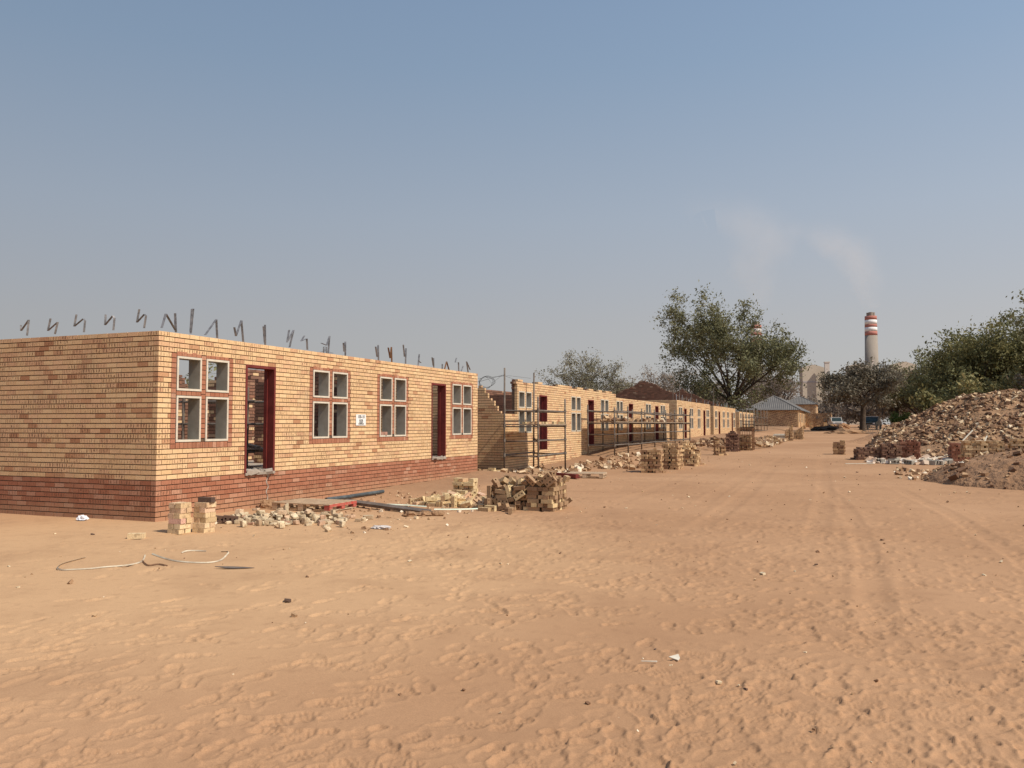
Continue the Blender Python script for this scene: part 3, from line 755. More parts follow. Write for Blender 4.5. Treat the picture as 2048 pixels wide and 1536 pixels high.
def build_ground():
    yaw = math.radians(22.31)
    fine = np.radians(np.arange(-42, 42.001, .1))
    left = np.radians(np.arange(-180, -42, 3.0)); right = np.radians(np.arange(45, 180, 3.0))
    th = np.concatenate([left, fine, right])           # clockwise from forward
    r0 = np.array([.35, .9, 1.5, 2.0])
    ra = 2.4 * np.exp(np.arange(0, math.log(9.5 / 2.4), .0030)); rb_ = ra[-1] * np.exp(np.arange(.0048, math.log(62 / ra[-1]), .0048))
    r1 = np.concatenate([ra, rb_])
    r2 = r1[-1] * np.exp(np.arange(.05, math.log(7000 / r1[-1]), .05))
    r = np.concatenate([r0, r1, r2]); nr, nt_ = len(r), len(th)
    Rr, T = np.meshgrid(r, th, indexing='ij')
    ang = T - yaw
    X = Rr * np.sin(ang); Y = Rr * np.cos(ang)
    Z = ground_h(X, Y)
    rg = np.random.default_rng(7)
    # footprints and scuffs in the soft sand
    i_f0 = len(left); dth = math.radians(.1); lr0 = math.log(2.4)
    n = 13000
    rad = np.sqrt(rg.uniform(2.6 ** 2, 36 ** 2, n)) ; aa = rg.uniform(-.70, .70, n)
    near = rg.random(n) < .45
    rad = np.where(near, rg.uniform(2.8, 15, n), rad)
    D = np.zeros_like(Z)
    for k in range(n):
        a = aa[k] - yaw; cx, cy = rad[k] * math.sin(a), rad[k] * math.cos(a)
        if cx < -9.9: continue
        if cx < -6.0 and cy < 14 and rg.random() < .80: continue
        if cx < -1.2 and cy < 8 and rg.random() < .55: continue
        if rg.random() > .35 + 1.5 * max(0., float(perlin(cx / 1.9, cy / 1.9, 91)) + .28): continue
        foot = rg.random() < .7
        L = rg.uniform(.125, .15) if foot else rg.uniform(.04, .13); W = rg.uniform(.046, .058) if foot else rg.uniform(.03, .08)
        dep = rg.uniform(.004, .013) * (1 if foot else .75)
        if rad[k] > 10: L *= 1.15; W *= 1.2; dep *= 1.1
        ex = L * 1.9
        i0 = int(np.searchsorted(r, rad[k] - ex)); i1 = int(np.searchsorted(r, rad[k] + ex)) + 1
        da = ex / rad[k]
        j0 = i_f0 + int((aa[k] - da + math.radians(42)) / dth); j1 = i_f0 + int((aa[k] + da + math.radians(42)) / dth) + 2
        i1 = min(i1, len(r0) + len(r1)); j0 = max(j0, i_f0); j1 = min(j1, i_f0 + len(fine)); i0 = max(i0, len(r0))
        if i0 >= i1 or j0 >= j1: continue
        ro = rg.uniform(0, 2 * PI) if rg.random() < .4 else rg.normal(.15, .45) + (PI if rg.random() < .5 else 0)
        xx = X[i0:i1, j0:j1] - cx; yy = Y[i0:i1, j0:j1] - cy
        u = xx * math.sin(ro) + yy * math.cos(ro); v = xx * math.cos(ro) - yy * math.sin(ro)
        if foot:
            q1 = np.sqrt(((u - .36 * L) / (.66 * L)) ** 2 + (v / W) ** 2); q2 = np.sqrt(((u + .66 * L) / (.36 * L)) ** 2 + (v / (W * .78)) ** 2)
            q = np.minimum(q1, q2)
        else:
            q = np.sqrt((u / L) ** 2 + (v / W) ** 2)
        wob = .16 * np.sin(u * 60 + k) * np.sin(v * 75 + 2 * k); q = q + wob
        tl = (u * math.cos(k) + v * math.sin(k)) / L
        dd = -dep * (1 + .6 * tl) / (1 + np.exp(np.clip((q - 1) * 12, -40, 40))) + dep * .42 * np.exp(-((q - 1.30) / .22) ** 2) * (1 + .8 * np.sin(np.arctan2(v, u) + k))
        if foot and rad[k] < 9.5 and rg.random() < .65:
            dd += np.where(q < .92, .0036 * np.sign(np.sin(u * 2 * PI / .034 + .8 * np.abs(v) / W)) * (np.abs(v) > .009), 0)
        D[i0:i1, j0:j1] = np.where(q < .95, .35 * D[i0:i1, j0:j1], D[i0:i1, j0:j1]) + dd
    D = np.clip(D, -.022, .016)
    # wheel ruts along the road and curving off to the side
    def rut(cx_of_y, w, dep, y0, y1):
        m = np.clip((Y - y0) / 2, 0, 1) * np.clip((y1 - Y) / 2, 0, 1) * np.clip(1 - Rr / 60, 0, 1)
        q = (X - cx_of_y(Y)) / w
        return m * (-dep * .7 * np.exp(-q ** 4) + .3 * dep * np.exp(-((np.abs(q) - 1.5) / .4) ** 2))
    for off in (0, 1.7):
        D += rut(lambda y: -2.6 + off + .35 * np.sin(y / 9.), .16, .022, 12, 60)
        D += rut(lambda y: -4.4 + off * .95 + .25 * np.sin(y / 7. + 1), .15, .018, 16, 60)
        D += rut(lambda y: .15 + off + .012 * (y - 9) ** 2 * np.sign(9 - y) * .4, .13, .020, 6, 24)
    mfar = np.clip(1 - Rr / 60., 0, 1) ** .3
    lump = (.0022 * perlin(X / .55, Y / .55, 21) + .0016 * perlin(X / .19, Y / .19, 22) + .0013 * perlin(X / .055, Y / .055, 23) * (Rr < 14))
    soft = np.clip((X + 9.5) / 4 + (Y < 3) * .3, .35, 1)
    Z += mfar * (D + lump * soft)
    V = np.stack([X, Y, Z], -1).reshape(-1, 3)
    cen = len(V); V = np.vstack([V, [[0, 0, 0]]])
    idx = np.arange(nr * nt_).reshape(nr, nt_)
    a = idx[:-1, :]; b = idx[1:, :]
    an = np.roll(a, -1, 1); bn = np.roll(b, -1, 1)
    F = np.stack([a, b, bn, an], -1).reshape(-1, 4)
    # centre fan as quads (two sectors at a time)
    f0 = idx[0]; m2 = (nt_ - 1) // 2
    fan = np.stack([np.full(m2, cen), f0[0:2 * m2:2], f0[1:2 * m2:2], f0[2:2 * m2 + 1:2]], -1)
    o = np_obj('ground', V, np.vstack([F, fan]), M['sand'], smooth=True)
    tag(o, 'reddish sandy ground trampled with footprints and tyre tracks', kind='structure')
    return o
build_ground()

# ------------------------------------------------------------------ brick walls
CH = .0855   # course height

def wall_arrays(o, du, dn, L, z0, nrows, openings=(), top=None, kindf=None, start=None, thick=.22, leafs=1, rng=None, inner_kind=.5, flash=1.0, left=None, tone=1.0):
    """bricks laid course by course. o origin on the outer face at u=0, du along the wall, dn outward."""
    du = np.array(du, float); dn = np.array(dn, float); o = np.array(o, float)
    R = np.stack([du, dn, np.array([0, 0, 1.])], 1)
    if np.linalg.det(R) < 0: pass
    C = []; H = []; Cc = []; core = []; corH = []
    prev = None
    for r in range(nrows):
        zb = z0 + r * CH; zc = zb + .0365
        s0 = start(r) if start else 0.0
        e0 = L
        if left is not None: s0 = max(s0, left(r))
        iv = [(s0, e0)]
        for (u0, u1, a, b) in openings:
            if a < zc < b:
                nv = []
                for p, q in iv:
                    if u1 <= p or u0 >= q: nv.append((p, q)); continue
                    if u0 - p > .03: nv.append((p, u0 - .004))
                    if q - u1 > .03: nv.append((u1 + .004, q))
                iv = nv
        ph = 0.0 if r % 2 == 0 else .116
        for p, q in iv:
            if top is not None:
                # trim by the ragged top line
                us = np.arange(p, q, .116); ok = np.array([zb + .05 <= top(u + .058) for u in us])
                segs = []; k = 0
                while k < len(us):
                    if ok[k]:
                        j = k
                        while j + 1 < len(us) and ok[j + 1]: j += 1
                        segs.append((us[k], min(us[j] + .116, q))); k = j + 1
                    else: k += 1
            else: segs = [(p, q)]
            for p2, q2 in segs:
                if q2 - p2 < .05: continue
                k0 = math.floor((p2 - ph) / .232) - 1; k1 = math.ceil((q2 - ph) / .232) + 1
                a = ph + .232 * np.arange(k0, k1); b = a + .223
                a = np.maximum(a, p2); b = np.minimum(b, q2); ok = (b - a) > .025
                a, b = a[ok], b[ok]
                n = len(a)
                if n == 0: continue
                hw = thick / 2 if leafs == 1 else .053
                jn = rng.uniform(-.0015, .0015, n)
                a0, b0, n0, jn0 = a, b, n, jn
                for lf in range(leafs):
                    a, b, n, jn = a0, b0, n0, jn0
                    if lf == 1:
                        ok = (a0 > .235) & (b0 < L - .235); a, b, jn = a0[ok], b0[ok], jn0[ok]; n = len(a)
                        if n == 0: continue
                    d = -hw if lf == 0 else -(thick - hw)
                    cen = o + np.outer((a + b) / 2, du) + np.outer(d + jn, dn); cen[:, 2] = zc
                    C.append(cen); H.append(np.stack([(b - a) / 2, np.full(n, hw), np.full(n, .0348)], 1))
                    uc = (a + b) / 2
                    g = perlin(uc / .9 + o[0] * 3, np.full(n, zc / .28) + o[1], 31) + .55 * perlin(uc / .3, np.full(n, zc / .12) + o[1], 32)
                    g = np.clip(g * 2.1 + .26, 0, 1) * flash
                    kd = np.array([kindf(u, zc) if kindf else 0.0 for u in uc]) if lf == 0 else np.full(n, inner_kind)
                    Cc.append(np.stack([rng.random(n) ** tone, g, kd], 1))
                c0, c1 = p2 + .012, q2 - .012
                if c1 > c0:
                    cc = o + du * (c0 + c1) / 2 - dn * (thick / 2); cc[2] = zb + CH / 2 - .008
                    core.append(cc); corH.append([(c1 - c0) / 2, thick / 2 - .016, CH / 2 + (0 if r < nrows - 1 else -.014)])
    C = np.vstack(C); H = np.vstack(H); Cc = np.vstack(Cc)
    V, F, uv, cc = box_arrays(C, H, R, Cc)
    V2, F2, uv2, _ = box_arrays(core, corH, R)
    return V, F, uv, cc, V2, F2, uv2

def wall(name, parent, *a, **k):
    V, F, uv, cc, V2, F2, uv2 = wall_arrays(*a, **k)
    me = raw_mesh(name, np.vstack([V, V2]), np.vstack([F, F2 + len(V)]), uv=np.vstack([uv, uv2]), col=np.vstack([cc, np.zeros((len(V2), 3))]))
    me.materials.append(M['brick']); me.materials.append(M['mortar'])
    mi = np.zeros(len(F) + len(F2), dtype=np.int32); mi[len(F):] = 1
    me.polygons.foreach_set('material_index', mi)
    return link(bpy.data.objects.new(name, me), parent)

FX = -10.58   # plane of the house fronts

def bricks_mesh(name, parent, C, H, kinds, rng, flash=.5):
    n = len(C)
    V, F, uv, cc = box_arrays(C, H, None, np.stack([rng.random(n), rng.random(n) * flash, kinds], 1))
    return np_obj(name, V, F, M['brick'], parent, uv=uv, col=cc)

def window(parent, X, y0, y1, z0, z1, rng, kind=1.0):
    """2 x 2 precast frames in a brick surround; outer rectangle y0..y1, z0..z1 on the front plane X"""
    C = []; H = []
    w = y1 - y0; m = .112
    fw = (w - 3 * m) / 2 - .006
    za = z0 + .112; zd = z1 - .082
    lh = (zd - za - .088) * .575; uh = (zd - za - .088) - lh
    zb = za + lh; zc = zb + .088
    ys = [(y0 + m + .004, y0 + m + .004 + fw), (y1 - m - .004 - fw, y1 - m - .004)]
    def add(a, b, c, d, dep=.106):
        C.append((X - dep / 2 + rng.uniform(-.001, .001), (a + b) / 2, (c + d) / 2)); H.append((dep / 2, (b - a) / 2, (d - c) / 2))
    k = z0 + .118 - .112
    z = z0 + .004
    while z < z1 - .05:                      # side columns and mullion
        zt = min(z + .074, z1 - .004)
        add(y0 + .003, y0 + m - .005, z, zt); add(y1 - m + .005, y1 - .003, z, zt)
        if za <= z: add(ys[0][1] + .005, ys[1][0] - .005, z, zt)
        z += CH
    add(ys[0][1] + .004, (ys[0][1] + ys[1][0]) / 2 - .003, z0 + .004, za - .006); add((ys[0][1] + ys[1][0]) / 2 + .003, ys[1][0] - .004, z0 + .004, za - .006)
    for (a, b) in ys:
        nb = max(3, int(fw / .085)); t = fw / nb
        for i in range(nb): add(a + i * t + .004, a + (i + 1) * t - .004, z0 + .004, za - .006)          # sill soldiers
        nb = max(3, int(fw / .105)); t = fw / nb
        for i in range(nb):
            add(a + i * t + .004, a + (i + 1) * t - .004, zb + .008, zc - .006)
            add(a + i * t + .004, a + (i + 1) * t - .004, zd + .006, z1 - .004)
    # order axes so that brick length runs along y
    n = len(C)
    V, F, uv, cc = box_arrays(C, H, None, np.stack([rng.random(n), rng.random(n) * .5, np.full(n, kind)], 1))
    V2, F2, uv2, _ = box_arrays([(X - .115, (y0 + y1) / 2, z0 + .056), (X - .115, (y0 + y1) / 2, (zb + zc) / 2), (X - .115, (y0 + y1) / 2, (zd + z1) / 2),
                                 (X - .115, y0 + m / 2, (za + zd) / 2), (X - .115, y1 - m / 2, (za + zd) / 2), (X - .115, (ys[0][1] + ys[1][0]) / 2, (za + zd) / 2)],
                                [(.10, w / 2 - .004, .05), (.10, w / 2 - .1, .036), (.10, w / 2 - .004, .034), (.098, m / 2 - .01, (zd - za) / 2), (.098, m / 2 - .01, (zd - za) / 2), (.098, m / 2 - .01, (zd - za) / 2)])
    me = raw_mesh('window', np.vstack([V, V2]), np.vstack([F, F2 + len(V)]), uv=np.vstack([uv, uv2]), col=np.vstack([cc, np.zeros((len(V2), 3))]))
    me.materials.append(M['brick']); me.materials.append(M['mortar'])
    mi = np.zeros(len(F) + len(F2), dtype=np.int32); mi[len(F):] = 1
    me.polygons.foreach_set('material_index', mi)
    wo = link(bpy.data.objects.new('window', me), parent)
    for (a, b) in ys:
        for (c, d) in ((za + .002, zb), (zc, zd)):
            frame(wo, X, a, b, c, d)
    return wo

def frame(parent, X, a, b, c, d, dep=.265, t=.036):
    mb = MB(); X1 = X + .012; X0 = X1 - dep; Xe = X1 - .012
    xm = (X0 + Xe) / 2; dx = Xe - X0
    mb.box((xm, (a + b) / 2, c + t / 2), (dx, b - a, t)); mb.box((xm, (a + b) / 2, d - t / 2), (dx, b - a, t))
    mb.box((xm, a + t / 2, (c + d) / 2), (dx, t, d - c - 2 * t)); mb.box((xm, b - t / 2, (c + d) / 2), (dx, t, d - c - 2 * t))
    nf = len(mb.f)
    xm = (Xe + X1) / 2; dx = X1 - Xe
    mb.box((xm, (a + b) / 2, c + t / 2), (dx, b - a, t)); mb.box((xm, (a + b) / 2, d - t / 2), (dx, b - a, t))
    mb.box((xm, a + t / 2, (c + d) / 2), (dx, t, d - c - 2 * t)); mb.box((xm, b - t / 2, (c + d) / 2), (dx, t, d - c - 2 * t))
    o = mb.build('window_frame', M['concrete'], parent)
    o.data.materials.append(M['cream'])
    for i, p in enumerate(o.data.polygons):
        if i >= nf: p.material_index = 1
    return o

def door_frame(parent, X, y0, y1, z0, z1, detail=True):
    mb = MB(); t = .05; d = .245
    for a, s in ((y0, 1), (y1, -1)):
        yc = a + s * t / 2
        mb.box((X - d / 2 + .008, yc, (z0 + z1) / 2), (d, t, z1 - z0))
        if detail:
            mb.box((X - d + .06, yc + s * (t / 2 + .011), (z0 + z1) / 2 - .02), (.075, .022, z1 - z0 - .05))
    mb.box((X - d / 2 + .008, (y0 + y1) / 2, z1 - t / 2), (d - .004, y1 - y0 - 2 * t, t))
    return mb.build('door_frame', M['oxide'], parent)

def strap(parent, pts, wdir, rust=False, w=.034):
    mb = MB().ribbon(pts, wdir, w)
    return mb.build('roof_strap', M['rust'] if rust else M['galv'], parent)

def red_below(z):
    return lambda u, zc: 1.0 if zc < z else 0.0

rng = np.random.default_rng(3)

# ---- house one (nearest)
def house_one():
    Y0, Y1 = 10.42, 23.02; Z0 = .0; n = 37
    root = empty('unfinished_house', (FX, Y0, 0))
    tag(root, 'nearest roofless yellow brick house with a red brick base band and a white sign', 'house', 'roofless brick houses in a row')
    root.location = (0, 0, 0)
    wins = [(10.71, 12.205), (14.55, 16.08), (17.24, 18.74), (21.18, 22.675)]
    doors = [(12.55, 13.43), (20.02, 20.885)]
    ops = [(a - Y0, b - Y0, 1.19, 2.845) for a, b in wins] + [(a - Y0, b - Y0, .665, 2.735) for a, b in doors]
    zs = -.03
    wall('front_wall', root, (FX, Y0, 0), (0, 1, 0), (1, 0, 0), Y1 - Y0, zs + .03, n, ops, kindf=red_below(.68), start=lambda r: 0 if r % 2 == 0 else .116, leafs=2, rng=rng, thick=.225)
    wall('end_wall', root, (FX, Y0, 0), (-1, 0, 0), (0, -1, 0), 8.0, zs + .03, n, (), kindf=red_below(.68), start=lambda r: 0 if r % 2 else .116, leafs=2, rng=rng, thick=.225, flash=1.35, tone=.48)  # more flashed bricks; skewed tone puts the dim grazing light into their colour
    # far end wall, kept behind the corner
    wall('end_wall', root, (FX - .235, Y1, 0), (-1, 0, 0), (0, 1, 0), 7.7, 0, n, (), kindf=red_below(.68), leafs=1, rng=rng, flash=.6)
    tp = lambda u: 2.62 + .22 * math.sin(u * 1.9) + .35 * math.sin(u * .8 + 1) + .10 * math.sin(u * 7)
    ksb = lambda u, z: .5 if (math.sin(u * 12.9 + z * 78.2) * 43758.5) % 1 < .86 else 0.0
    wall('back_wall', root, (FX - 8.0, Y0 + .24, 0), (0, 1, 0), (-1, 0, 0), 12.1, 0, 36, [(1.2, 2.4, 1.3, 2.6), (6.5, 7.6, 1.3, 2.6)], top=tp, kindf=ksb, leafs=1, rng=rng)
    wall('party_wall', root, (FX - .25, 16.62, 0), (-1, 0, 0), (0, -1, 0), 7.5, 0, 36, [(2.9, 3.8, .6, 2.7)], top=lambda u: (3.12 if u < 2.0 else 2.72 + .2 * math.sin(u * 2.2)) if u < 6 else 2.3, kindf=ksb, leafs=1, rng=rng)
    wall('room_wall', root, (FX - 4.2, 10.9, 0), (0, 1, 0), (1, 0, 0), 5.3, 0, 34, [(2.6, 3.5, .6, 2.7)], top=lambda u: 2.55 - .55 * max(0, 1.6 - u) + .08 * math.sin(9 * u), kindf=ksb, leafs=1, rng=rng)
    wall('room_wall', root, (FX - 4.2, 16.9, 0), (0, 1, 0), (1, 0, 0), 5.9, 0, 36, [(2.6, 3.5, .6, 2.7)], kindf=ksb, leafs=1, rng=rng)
    MB().box((FX - 4.1, 16.72, .33), (7.4, 12.1, .64)).build('floor_slab', M['slab'], root)
    for a, b in wins: window(root, FX, a, b, 1.19, 2.845, rng)
    for a, b in doors: door_frame(root, FX, a, b, .665, 2.735)
    # mortar droppings on the thresholds
    for (a, b), hh in zip(doors, (.10, .06)):
        th = MB()
        for i in range(26):
            w = rnd.uniform(.05, .16)
            c = Vector((FX - .11 + rnd.uniform(-.1, .13), rnd.uniform(a + .07, b - .07), .665 + hh * rnd.uniform(.0, .35)))
            th.box(c, (w, w * rnd.uniform(.7, 1.3), hh * rnd.uniform(.4, .9)), Euler((rnd.uniform(-.4, .4), rnd.uniform(-.4, .4), rnd.uniform(0, 3))).to_matrix())
        th.box((FX - .10, (a + b) / 2, .665), (.26, b - a - .02, .05))
        th.build('threshold', M['slab'], root)
    # mortar run below the first door
    mr = MB(); P1 = []
    for i in range(16):
        zz = .64 - .035 * i; yc = 13.22 + .022 * math.sin(i * 1.1) + rnd.gauss(0, .006); w = rnd.uniform(.006, .020) * (1.5 if i in (0, 1, 15) else 1)
        P1 += [(FX + .002, yc - w, zz), (FX + .010, yc, zz), (FX + .002, yc + w, zz)]
    mr.poly(P1, [(3 * i, 3 * i + 1, 3 * i + 4, 3 * i + 3) for i in range(15)] + [(3 * i + 1, 3 * i + 2, 3 * i + 5, 3 * i + 4) for i in range(15)])
    mr.build('mortar_run', M['slab'], root)
    for i, pl in enumerate(STRAPS_SIDE):
        strap(root, [(x, 10.53, z) for x, z in pl], (.45, 1, 0), False)
    for i, pl in enumerate(STRAPS_FRONT):
        strap(root, [(FX - .11, y, z) for y, z in pl], (1, .45, 0), i in (10, 15), .04)
    return root
H1 = house_one()

def trestle():
    r = empty('trestle', (-13.1, 14.9, .66)); tag(r, 'dark tube trestle with planks seen through the left door of the first house', 'trestle')
    for x in (-.9, .9):
        for y in (-.35, .35): MB().tube((x, y, 0), (x, y, 1.75), .03, n=8).build('standard', M['scaf'], r)
    for z in (.35, .95, 1.45):
        for y in (-.35, .35): MB().tube((-1.1, y, z), (1.1, y, z), .026, n=8).build('ledger', M['scaf'], r)
    for i in range(4): MB().box((0, -.36 + .24 * i, .40), (2.3, .2, .04), Euler((0, rnd.uniform(-.02, .02), rnd.uniform(-.06, .06))).to_matrix()).build('plank', M['plank'], r)
    for i in range(9): MB().box((rnd.uniform(-.6, .6), rnd.uniform(-.3, .3), .46 + .045 * (i // 3)), (rnd.uniform(.5, 1.2), .1, .03), Euler((rnd.uniform(-.2, .2), rnd.uniform(-.15, .15), rnd.uniform(-.5, .5))).to_matrix()).build('offcut', M['plank'], r)
trestle()

# sign on the front wall
def sign():
    r = empty('site_sign', (FX + .012, 16.51, 1.705)); tag(r, 'small white sign board reading 100-10 fixed to the front wall of the nearest house', 'sign')
    MB().box((0, 0, 0), (.012, .41, .255)).build('board', M['signw'], r)
    for txt, sz, y, z in (('100-10', .105, 0, .040), ('ROOM', .050, 0, -.020), ('COUNT', .046, 0, -.062), ('COMPLEX', .050, 0, -.106)):
        cu = bpy.data.curves.new('lettering', 'FONT'); cu.body = txt; cu.size = sz; cu.align_x = 'CENTER'; cu.extrude = .0005; cu.offset = .0016
        cu.materials.append(M['ink'])
        tmp = link(bpy.data.objects.new('lettering_curve', cu)); bpy.context.view_layer.update()
        me = bpy.data.meshes.new_from_object(tmp.evaluated_get(bpy.context.evaluated_depsgraph_get())); bpy.data.objects.remove(tmp); me.materials.clear(); me.materials.append(M['ink'])
        o = link(bpy.data.objects.new('lettering', me), r)
        o.location = (.0085, y, z); o.rotation_euler = (PI / 2, 0, PI / 2)
sign()

def shell(name_label, group, y0, y1, ztop, wins, doors, corner=True, gable_at=None, base=0.0, wz=(1.20, 2.83), dz=(.66, 2.68), straps=True, depth=8.0, low_left=None, ragged=False, surround_w=.12, end=True):
    root = empty('unfinished_house', (0, 0, 0))
    tag(root, name_label, 'house', group)
    n = int(round((ztop - base) / CH))
    ops = [(a - y0, b - y0, wz[0], wz[1]) for a, b in wins] + [(a - y0, b - y0, dz[0], dz[1]) for a, b in doors]
    kf = (lambda u, z: 0.0)
    wall('front_wall', root, (FX, y0, 0), (0, 1, 0), (1, 0, 0), y1 - y0, base, n, ops, kindf=kf, start=lambda r: 0 if r % 2 == 0 else .116, left=low_left, leafs=2 if y0 < 50 else 1, rng=rng, thick=.225, flash=.55,
         top=(lambda u: ztop + .02 - (.085 if perlin(u * 1.1, u * 0 + 3.3, 5) > .12 else 0)) if ragged else None)
    if end:
        wall('end_wall', root, (FX, y0, 0), (-1, 0, 0), (0, -1, 0), depth, base, n, (), kindf=kf, start=lambda r: 0 if r % 2 else .116, leafs=1, thick=.106, rng=rng, flash=.8)
        wall('end_wall', root, (FX - .24, y1, 0), (-1, 0, 0), (0, 1, 0), depth - .3, base, n, (), kindf=lambda u, z: .5, leafs=1, rng=rng)
    wall('back_wall', root, (FX - depth, y0 + .2, 0), (0, 1, 0), (-1, 0, 0), y1 - y0 - .45, base, n - 3, (), kindf=lambda u, z: .5, leafs=1, rng=rng)
    MB().box((FX - depth / 2, (y0 + y1) / 2, (base + .62) / 2), (depth - .5, y1 - y0 - .5, .62 - base)).build('floor_slab', M['slab'], root)
    for a, b in wins: window(root, FX, a, b, wz[0], wz[1], rng, 0.0)
    for a, b in doors: door_frame(root, FX, a, b, dz[0], dz[1], y0 < 60)
    # spine walls inside, dark stock brick
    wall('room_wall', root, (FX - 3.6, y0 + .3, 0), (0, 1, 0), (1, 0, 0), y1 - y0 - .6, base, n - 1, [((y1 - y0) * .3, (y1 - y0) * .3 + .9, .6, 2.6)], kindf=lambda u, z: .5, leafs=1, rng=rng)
    if gable_at:
        for gy, apex in gable_at:
            half = depth / 2
            wall('gable', root, (FX - .24, gy, 0), (-1, 0, 0), (0, -1, 0), depth - .5, ztop - .4, int((apex - ztop + .4) / CH) + 1, (), kindf=lambda u, z: .5, leafs=1, rng=rng,
                 top=lambda u: apex - abs(u - half + .2) * (apex - ztop + .1) / half + .05 * math.sin(u * 5 + gy))
    if straps:
        y = y0 + .5
        while y < y1 - .3:
            zt = ztop; hh = rnd.uniform(.18, .42); lean = rnd.uniform(-.12, .12)
            pts = [(FX - .11, y, zt - .02), (FX - .11 + rnd.uniform(-.05, .05), y + lean, zt + hh)]
            if rnd.random() < .6: pts += [(FX - .11, y + lean + rnd.uniform(.05, .2), zt + hh * rnd.uniform(.1, .5))]
            strap(root, pts, (1, .4, 0), rnd.random() < .2, .04)
            y += rnd.uniform(.7, 1.15)
    return root

GH = 'roofless brick houses in a row'
# house two: left end still broken open
def h2_left(r):
    z = r * CH
    if z < 1.9: return 0.0
    return 1.16 + (.0 if r % 2 else .116) if z < 2.85 else 1.06 + .3 * max(0, z - 2.95) + (.0 if r % 2 else .116)
h2 = shell('second roofless yellow brick house, its left corner broken away behind the small scaffold', GH, 25.10, 38.98, 3.17,
           [(26.27, 27.73), (32.02, 33.50), (36.28, 37.78)], [(28.40, 29.24), (34.44, 35.32)], low_left=h2_left, ragged=True, straps=False, end=False)
def h2_top(u):   # end wall seen in the gap, broken edge falling towards the corner
    return 1.93 if u < .10 else (2.0 + (u - .10) * 1.25 if u < .75 else 2.86 + .02 * math.sin(u * 9))
wall('end_wall', h2, (FX, 25.10, 0), (-1, 0, 0), (0, -1, 0), 8.0, 0, 36, (), kindf=lambda u, z: 0., start=lambda r: 0 if r % 2 else .116, leafs=1, thick=.106, rng=rng, flash=.7, top=h2_top)
wall('room_wall', h2, (FX - .26, 31.2, 0), (-1, 0, 0), (0, -1, 0), 3.2, 0, 33, (), kindf=lambda u, z: .5, leafs=1, rng=rng)
shell('third roofless yellow brick house, lower wall top behind the long scaffold', GH, 38.99, 51.55, 2.885,
      [(38.99 + .02, 40.40), (45.15, 46.60), (48.95, 50.42)], [(41.48, 42.38), (47.62, 48.50)], straps=False, ragged=False, end=True)
shell('fourth roofless yellow brick house with metal straps and a brown brick gable wall', GH, 54.05, 67.7, 3.18,
      [(54.55, 55.95), (58.50, 60.05), (61.70, 63.08), (65.62, 67.2)], [(56.55, 57.42), (64.35, 65.25)], gable_at=[(62.0, 5.0)], base=.3)
shell('fifth roofless yellow brick house with metal straps and a brown brick gable behind', GH, 69.42, 83.1, 3.18,
      [(70.0, 71.5), (74.4, 75.85), (77.2, 78.65), (81.35, 82.8)], [(72.1, 73.0), (80.3, 81.15)], gable_at=[(77.0, 4.85)], base=.5)
shell('farthest roofless yellow brick house, half hidden by scaffold poles', GH, 85.9, 100.3, 2.95,
      [(86.6, 88.0), (90.9, 92.4), (93.5, 95.0), (98.3, 99.8)], [(88.7, 89.6), (96.8, 97.7)], base=.6, straps=False)
# tall thin builder's rods standing on the fourth house
for y, t in ((54.3, 4.1), (56.5, 4.25), (61.0, 4.1), (71.5, 4.7)):
    MB().tube((FX - .3, y, 2.9), (FX - .3, y, t), .025, n=6).build('profile_rod', M['scaf'], [o for o in bpy.data.objects if o.name.startswith('unfinished_house')][3 if y < 69 else 4])

# ------------------------------------------------------------------ finished houses far along the road
def tile_mat():
    m, nt, b = new_mat('grey roof tiles'); N = NT(nt)
    uv = N.n('ShaderNodeUVMap', uv_map='UVMap'); s = N.n('ShaderNodeSeparateXYZ'); N.l(uv.outputs[0], s.inputs[0])
    a = N.math('SINE', N.math('MULTIPLY', s.outputs[0], 2 * PI / .33)); c = N.math('FRACT', N.math('MULTIPLY', s.outputs[1], 1 / .36))
    h = N.math('ADD', N.math('MULTIPLY', a, .5), N.math('MULTIPLY', c, -.7))
    o = N.coord('Object')
    col = N.mix(N.sstep(N.noise(o, .8, 4), .3, .7), (.20, .182, .165), (.27, .25, .225))
    col = N.mix(N.math('MULTIPLY', N.sstep(a, -1., .1), .5), (.10, .097, .093), col)
    N.l(col, b.inputs['Base Color']); N.bump(h, .8, .05, b); b.inputs['Roughness'].default_value = .7
    return m
M['tile'] = tile_mat()

